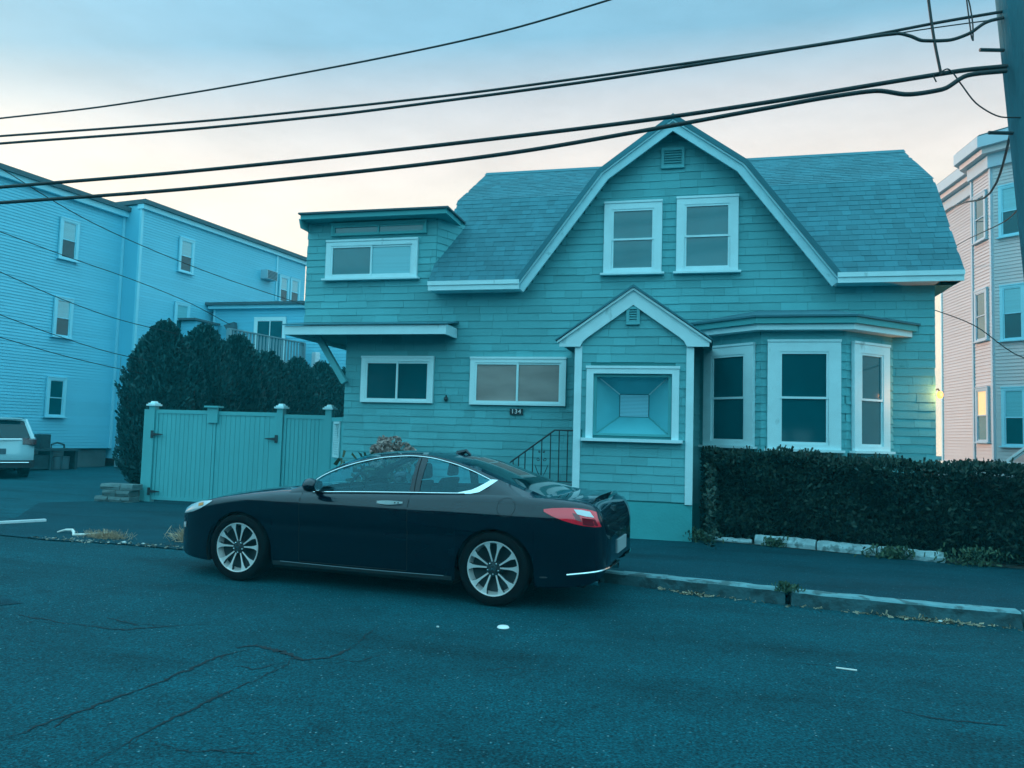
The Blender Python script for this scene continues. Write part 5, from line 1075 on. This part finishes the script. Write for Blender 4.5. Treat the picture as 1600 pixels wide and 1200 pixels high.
wire('lower strand of the twin cables, dipping in a loop before the pole', [(-34,9.22,6.4),(-11.15,9.22,5.75),(-10.42,9.22,5.75),(-7.59,9.22,5.74),(-5.07,9.22,5.78),(-3.24,9.22,5.86),(-1.55,9.22,5.95),(0.00,9.22,6.06),(1.44,9.22,6.18),(2.13,9.22,6.22),(2.26,9.22,6.18),(2.40,9.22,6.11),(2.65,9.22,6.09),(2.85,9.22,6.14),(3.04,9.22,6.26),(3.22,9.25,6.31)], .019)
wire('thick cable crossing just under the gable peak', [(-34,9.25,5.7),(-11.09,9.25,5.06),(-10.36,9.25,5.08),(-7.55,9.25,5.13),(-5.04,9.25,5.21),(-2.79,9.25,5.31),(-0.75,9.25,5.42),(0.74,9.25,5.54),(1.44,9.25,5.61),(2.45,9.25,5.71),(2.78,9.25,5.74),(3.26,9.29,5.77)], .026)
wire('thick lowest cable crossing the front gable, sagging before the pole', [(-34,9.2,5.5),(-11.07,9.2,4.81),(-10.34,9.2,4.82),(-7.53,9.2,4.86),(-5.03,9.2,4.95),(-3.74,9.2,5.01),(-2.36,9.2,5.10),(-0.75,9.2,5.27),(0.74,9.2,5.45),(1.44,9.2,5.53),(1.89,9.2,5.56),(2.26,9.2,5.49),(2.58,9.2,5.52),(2.84,9.2,5.66),(3.24,9.25,5.70)], .026)
wire('thin messenger strand just left of the pole between the upper cables', [(1.85,9.24,6.21),(2.46,9.25,6.26),(3.22,9.28,6.315)], .007)
wire('near-vertical drop cable left of the pole', [(2.3,9.22,8.2),(2.45,9.22,6.66),(2.51,9.22,6.13),(2.58,9.22,5.70)], .016)
wire('short hanging pair of tails beside the pole top', [(2.80,9.22,7.6),(2.84,9.22,6.61),(2.86,9.22,6.39),(2.88,9.22,6.20),(2.89,9.22,6.10),(2.905,9.22,6.06),(2.905,9.22,6.2),(2.88,9.22,6.45),(2.83,9.22,6.7),(2.78,9.2,7.5)], .008)
wire('thin service wire curving down from the thick cables to the pole', [(2.53,9.22,5.62),(2.50,9.22,5.70),(2.56,9.22,5.72),(2.64,9.22,5.76),(2.69,9.22,5.72),(2.77,9.22,5.59),(2.96,9.22,5.31),(3.22,9.24,5.17),(3.40,9.3,5.18)], .008)
wire('dark service cable from the pole to the rose building', [(3.36,9.36,5.25),(4.10,12.13,5.35),(5.0,16.5,6.35),(5.9,20.5,7.4),(6.75,24.9,8.35),(7.0,26.6,8.7)], .016)
wire('thin wire from the pole towards the upper windows of the rose building', [(3.5,9.5,4.3),(4.6,13.4,5.1),(5.55,18.59,6.05),(6.9,26.5,7.2)], .009)
wire('thin wire falling across the rose building behind the roof eave', [(4.02,15.3,4.08),(4.25,13.6,3.5),(4.50,12.37,2.85),(5.4,8.0,1.9)], .008)
wire('topmost thin service wire across the pale blue buildings', [(-12.6,9.6,6.45),(-12.44,11.08,6.14),(-12.36,11.85,5.94),(-12.18,12.78,5.69),(-11.90,13.73,5.48),(-11.14,15.55,5.12),(-9.84,17.76,4.71)], .009)
wire('second thin service wire across the pale blue buildings', [(-12.6,9.6,5.1),(-12.43,11.16,4.98),(-12.26,12.45,4.84),(-11.89,13.79,4.66),(-11.40,15.04,4.38),(-10.90,16.06,3.98)], .008)
wire('third thin service wire across the pale blue buildings', [(-12.6,9.6,4.6),(-12.42,11.21,4.25),(-12.30,12.25,4.02),(-11.97,13.59,3.76),(-11.45,14.96,3.60)], .008)
wire('fourth thin service wire across the pale blue buildings', [(-12.6,9.6,3.85),(-12.41,11.27,3.47),(-12.24,12.57,3.21),(-11.96,13.64,3.02),(-11.6,15,2.9)], .008)
wire('lowest thin service wire across the pale blue buildings', [(-12.6,9.6,3.3),(-12.41,11.30,3.06),(-12.26,12.46,2.88),(-11.96,13.66,2.72),(-11.7,15,2.6)], .008)
# ------------------------------------------------------------------ small things on the ground
PALE = mat('bleached_wood', (.70,.70,.66), .8, .15, 8)
s_ = MB().tube([(-8.64, 8.98, .025), (-8.54, 9.02, .055), (-8.43, 9.02, .06), (-8.34, 8.95, .04), (-8.26, 8.86, .02), (-8.05, 8.92, .035), (-7.82, 8.98, .06)], [.009, .016, .019, .020, .020, .015, .010], 7).build('stick', PALE)
tag(smooth(s_), 'pale bent stick lying on the road edge beside dry grass', 'stick')
s_ = MB().box(0, 1.9, -.04, .04, 0, .035).build('kerb_strip', mat('white_strip', (.62,.70,.72), .7, .15, 6)); s_.location = (-10.72, 8.28, .014); s_.rotation_euler = (0, 0, R(61)); tag(s_, 'white plastic strip lying flat across the lot entrance at the left edge', 'strip')
l_ = MB(); l_.lathe([(0, .012), (.040, .012), (.046, .008), (.050, .0), (.046, .0)], (0, 0, 0), 'z', 24); l_ = l_.build('cup_lid', mat('white_plastic', (.78,.82,.82), .4)); l_.location = (-1.51, 6.08, .003); tag(smooth(l_), 'round white plastic lid lying on the road behind the coupe', 'lid')
l_ = MB().tube([(0, 0, .006), (.13, -.02, .006)], .006, 7).build('straw', PALE); l_.location = (.93, 5.79, 0); tag(l_, 'pale drinking straw lying on the bare road', 'straw')
PEB = mat('pale_pebble', (.45,.52,.52), .8, .2, 20)
def pebble(x, y, r, lab):
    a = MB(); k = 7; rows = []
    for i in range(5):
        ph = -math.pi/2+math.pi*i/4; rows.append([(r*math.cos(ph)*math.cos(t)*random.uniform(.85, 1.15), r*math.cos(ph)*math.sin(t), r*.55*(1+math.sin(ph))) for t in np.linspace(0, 2*math.pi, k)])
    a.grid(rows); o = a.build('pebble', PEB); o.location = (x, y, .001); tag(smooth(o, 60), lab, 'pebble')
pebble(2.07, 7.58, .022, 'white pebble in the gutter at the foot of the kerb'); pebble(-2.0, 5.9, .014, 'small pale pebble on the road left of the white lid'); pebble(-.35, 9.4, .018, 'pale pebble on the pavement behind the coupe')
pebble(-7.21, 8.58, .032, 'flat pale stone at the road edge just right of the dry grass clump'); pebble(-6.94, 8.60, .024, 'smaller pale stone at the road edge before the coupe')
# gutter leaves and twigs: nobody could count them
n = 420; gx = np.concatenate([rng.uniform(-.4, 3.6, 150), rng.normal(1.95, .28, 190), rng.normal(-.05, .08, 80)]); gy = np.array([on_kerb(float(x)) for x in gx])-.03-np.abs(rng.normal(0, .05, n)); P = np.stack([gx, gy, rng.uniform(.003, .02, n)], 1)
D = np.stack([rng.normal(0, 1, n), rng.normal(0, 1, n), rng.uniform(0, .3, n)], 1); V, Fq = sprays(P, D, .035, .35, .2); o = mesh_np('gutter_litter', V, Fq, leaf_mat('dry_leaf', (.10,.10,.07), (.40,.34,.24))); tag(o, 'dry leaves and twigs in the gutter along the kerb', 'leaf litter', kind='stuff')
n = 260; P = np.stack([rng.uniform(-8.6, -5.6, n), 8.53+rng.normal(0, .06, n), rng.uniform(.012, .02, n)], 1); D = np.stack([rng.normal(0, 1, n), rng.normal(0, 1, n), rng.uniform(0, .2, n)], 1); V, Fq = sprays(P, D, .03, .5, .2)
o = mesh_np('verge_litter', V, Fq, leaf_mat('dry_scrap', (.10,.11,.09), (.42,.40,.34))); tag(o, 'scattered dry scraps along the road edge at the driveway', 'leaf litter', kind='stuff')
# ------------------------------------------------------------------ evening haze
hz = MB().box(-155, 155, -155, 155, -1.1, 12.2).build('haze', bpy.data.materials.new('teal_evening_haze')); tag(hz, 'thin teal evening haze over the whole street', 'haze', kind='stuff')
hm = hz.data.materials[0]; hm.use_nodes = True; hn = hm.node_tree.nodes; hn.remove(hn['Principled BSDF'])
pv = hn.new('ShaderNodeVolumePrincipled'); pv.inputs['Color'].default_value = (.03, .84, 1.0, 1); pv.inputs['Density'].default_value = .0020; pv.inputs['Anisotropy'].default_value = 0.0
hm.node_tree.links.new(pv.outputs[0], hn['Material Output'].inputs['Volume'])
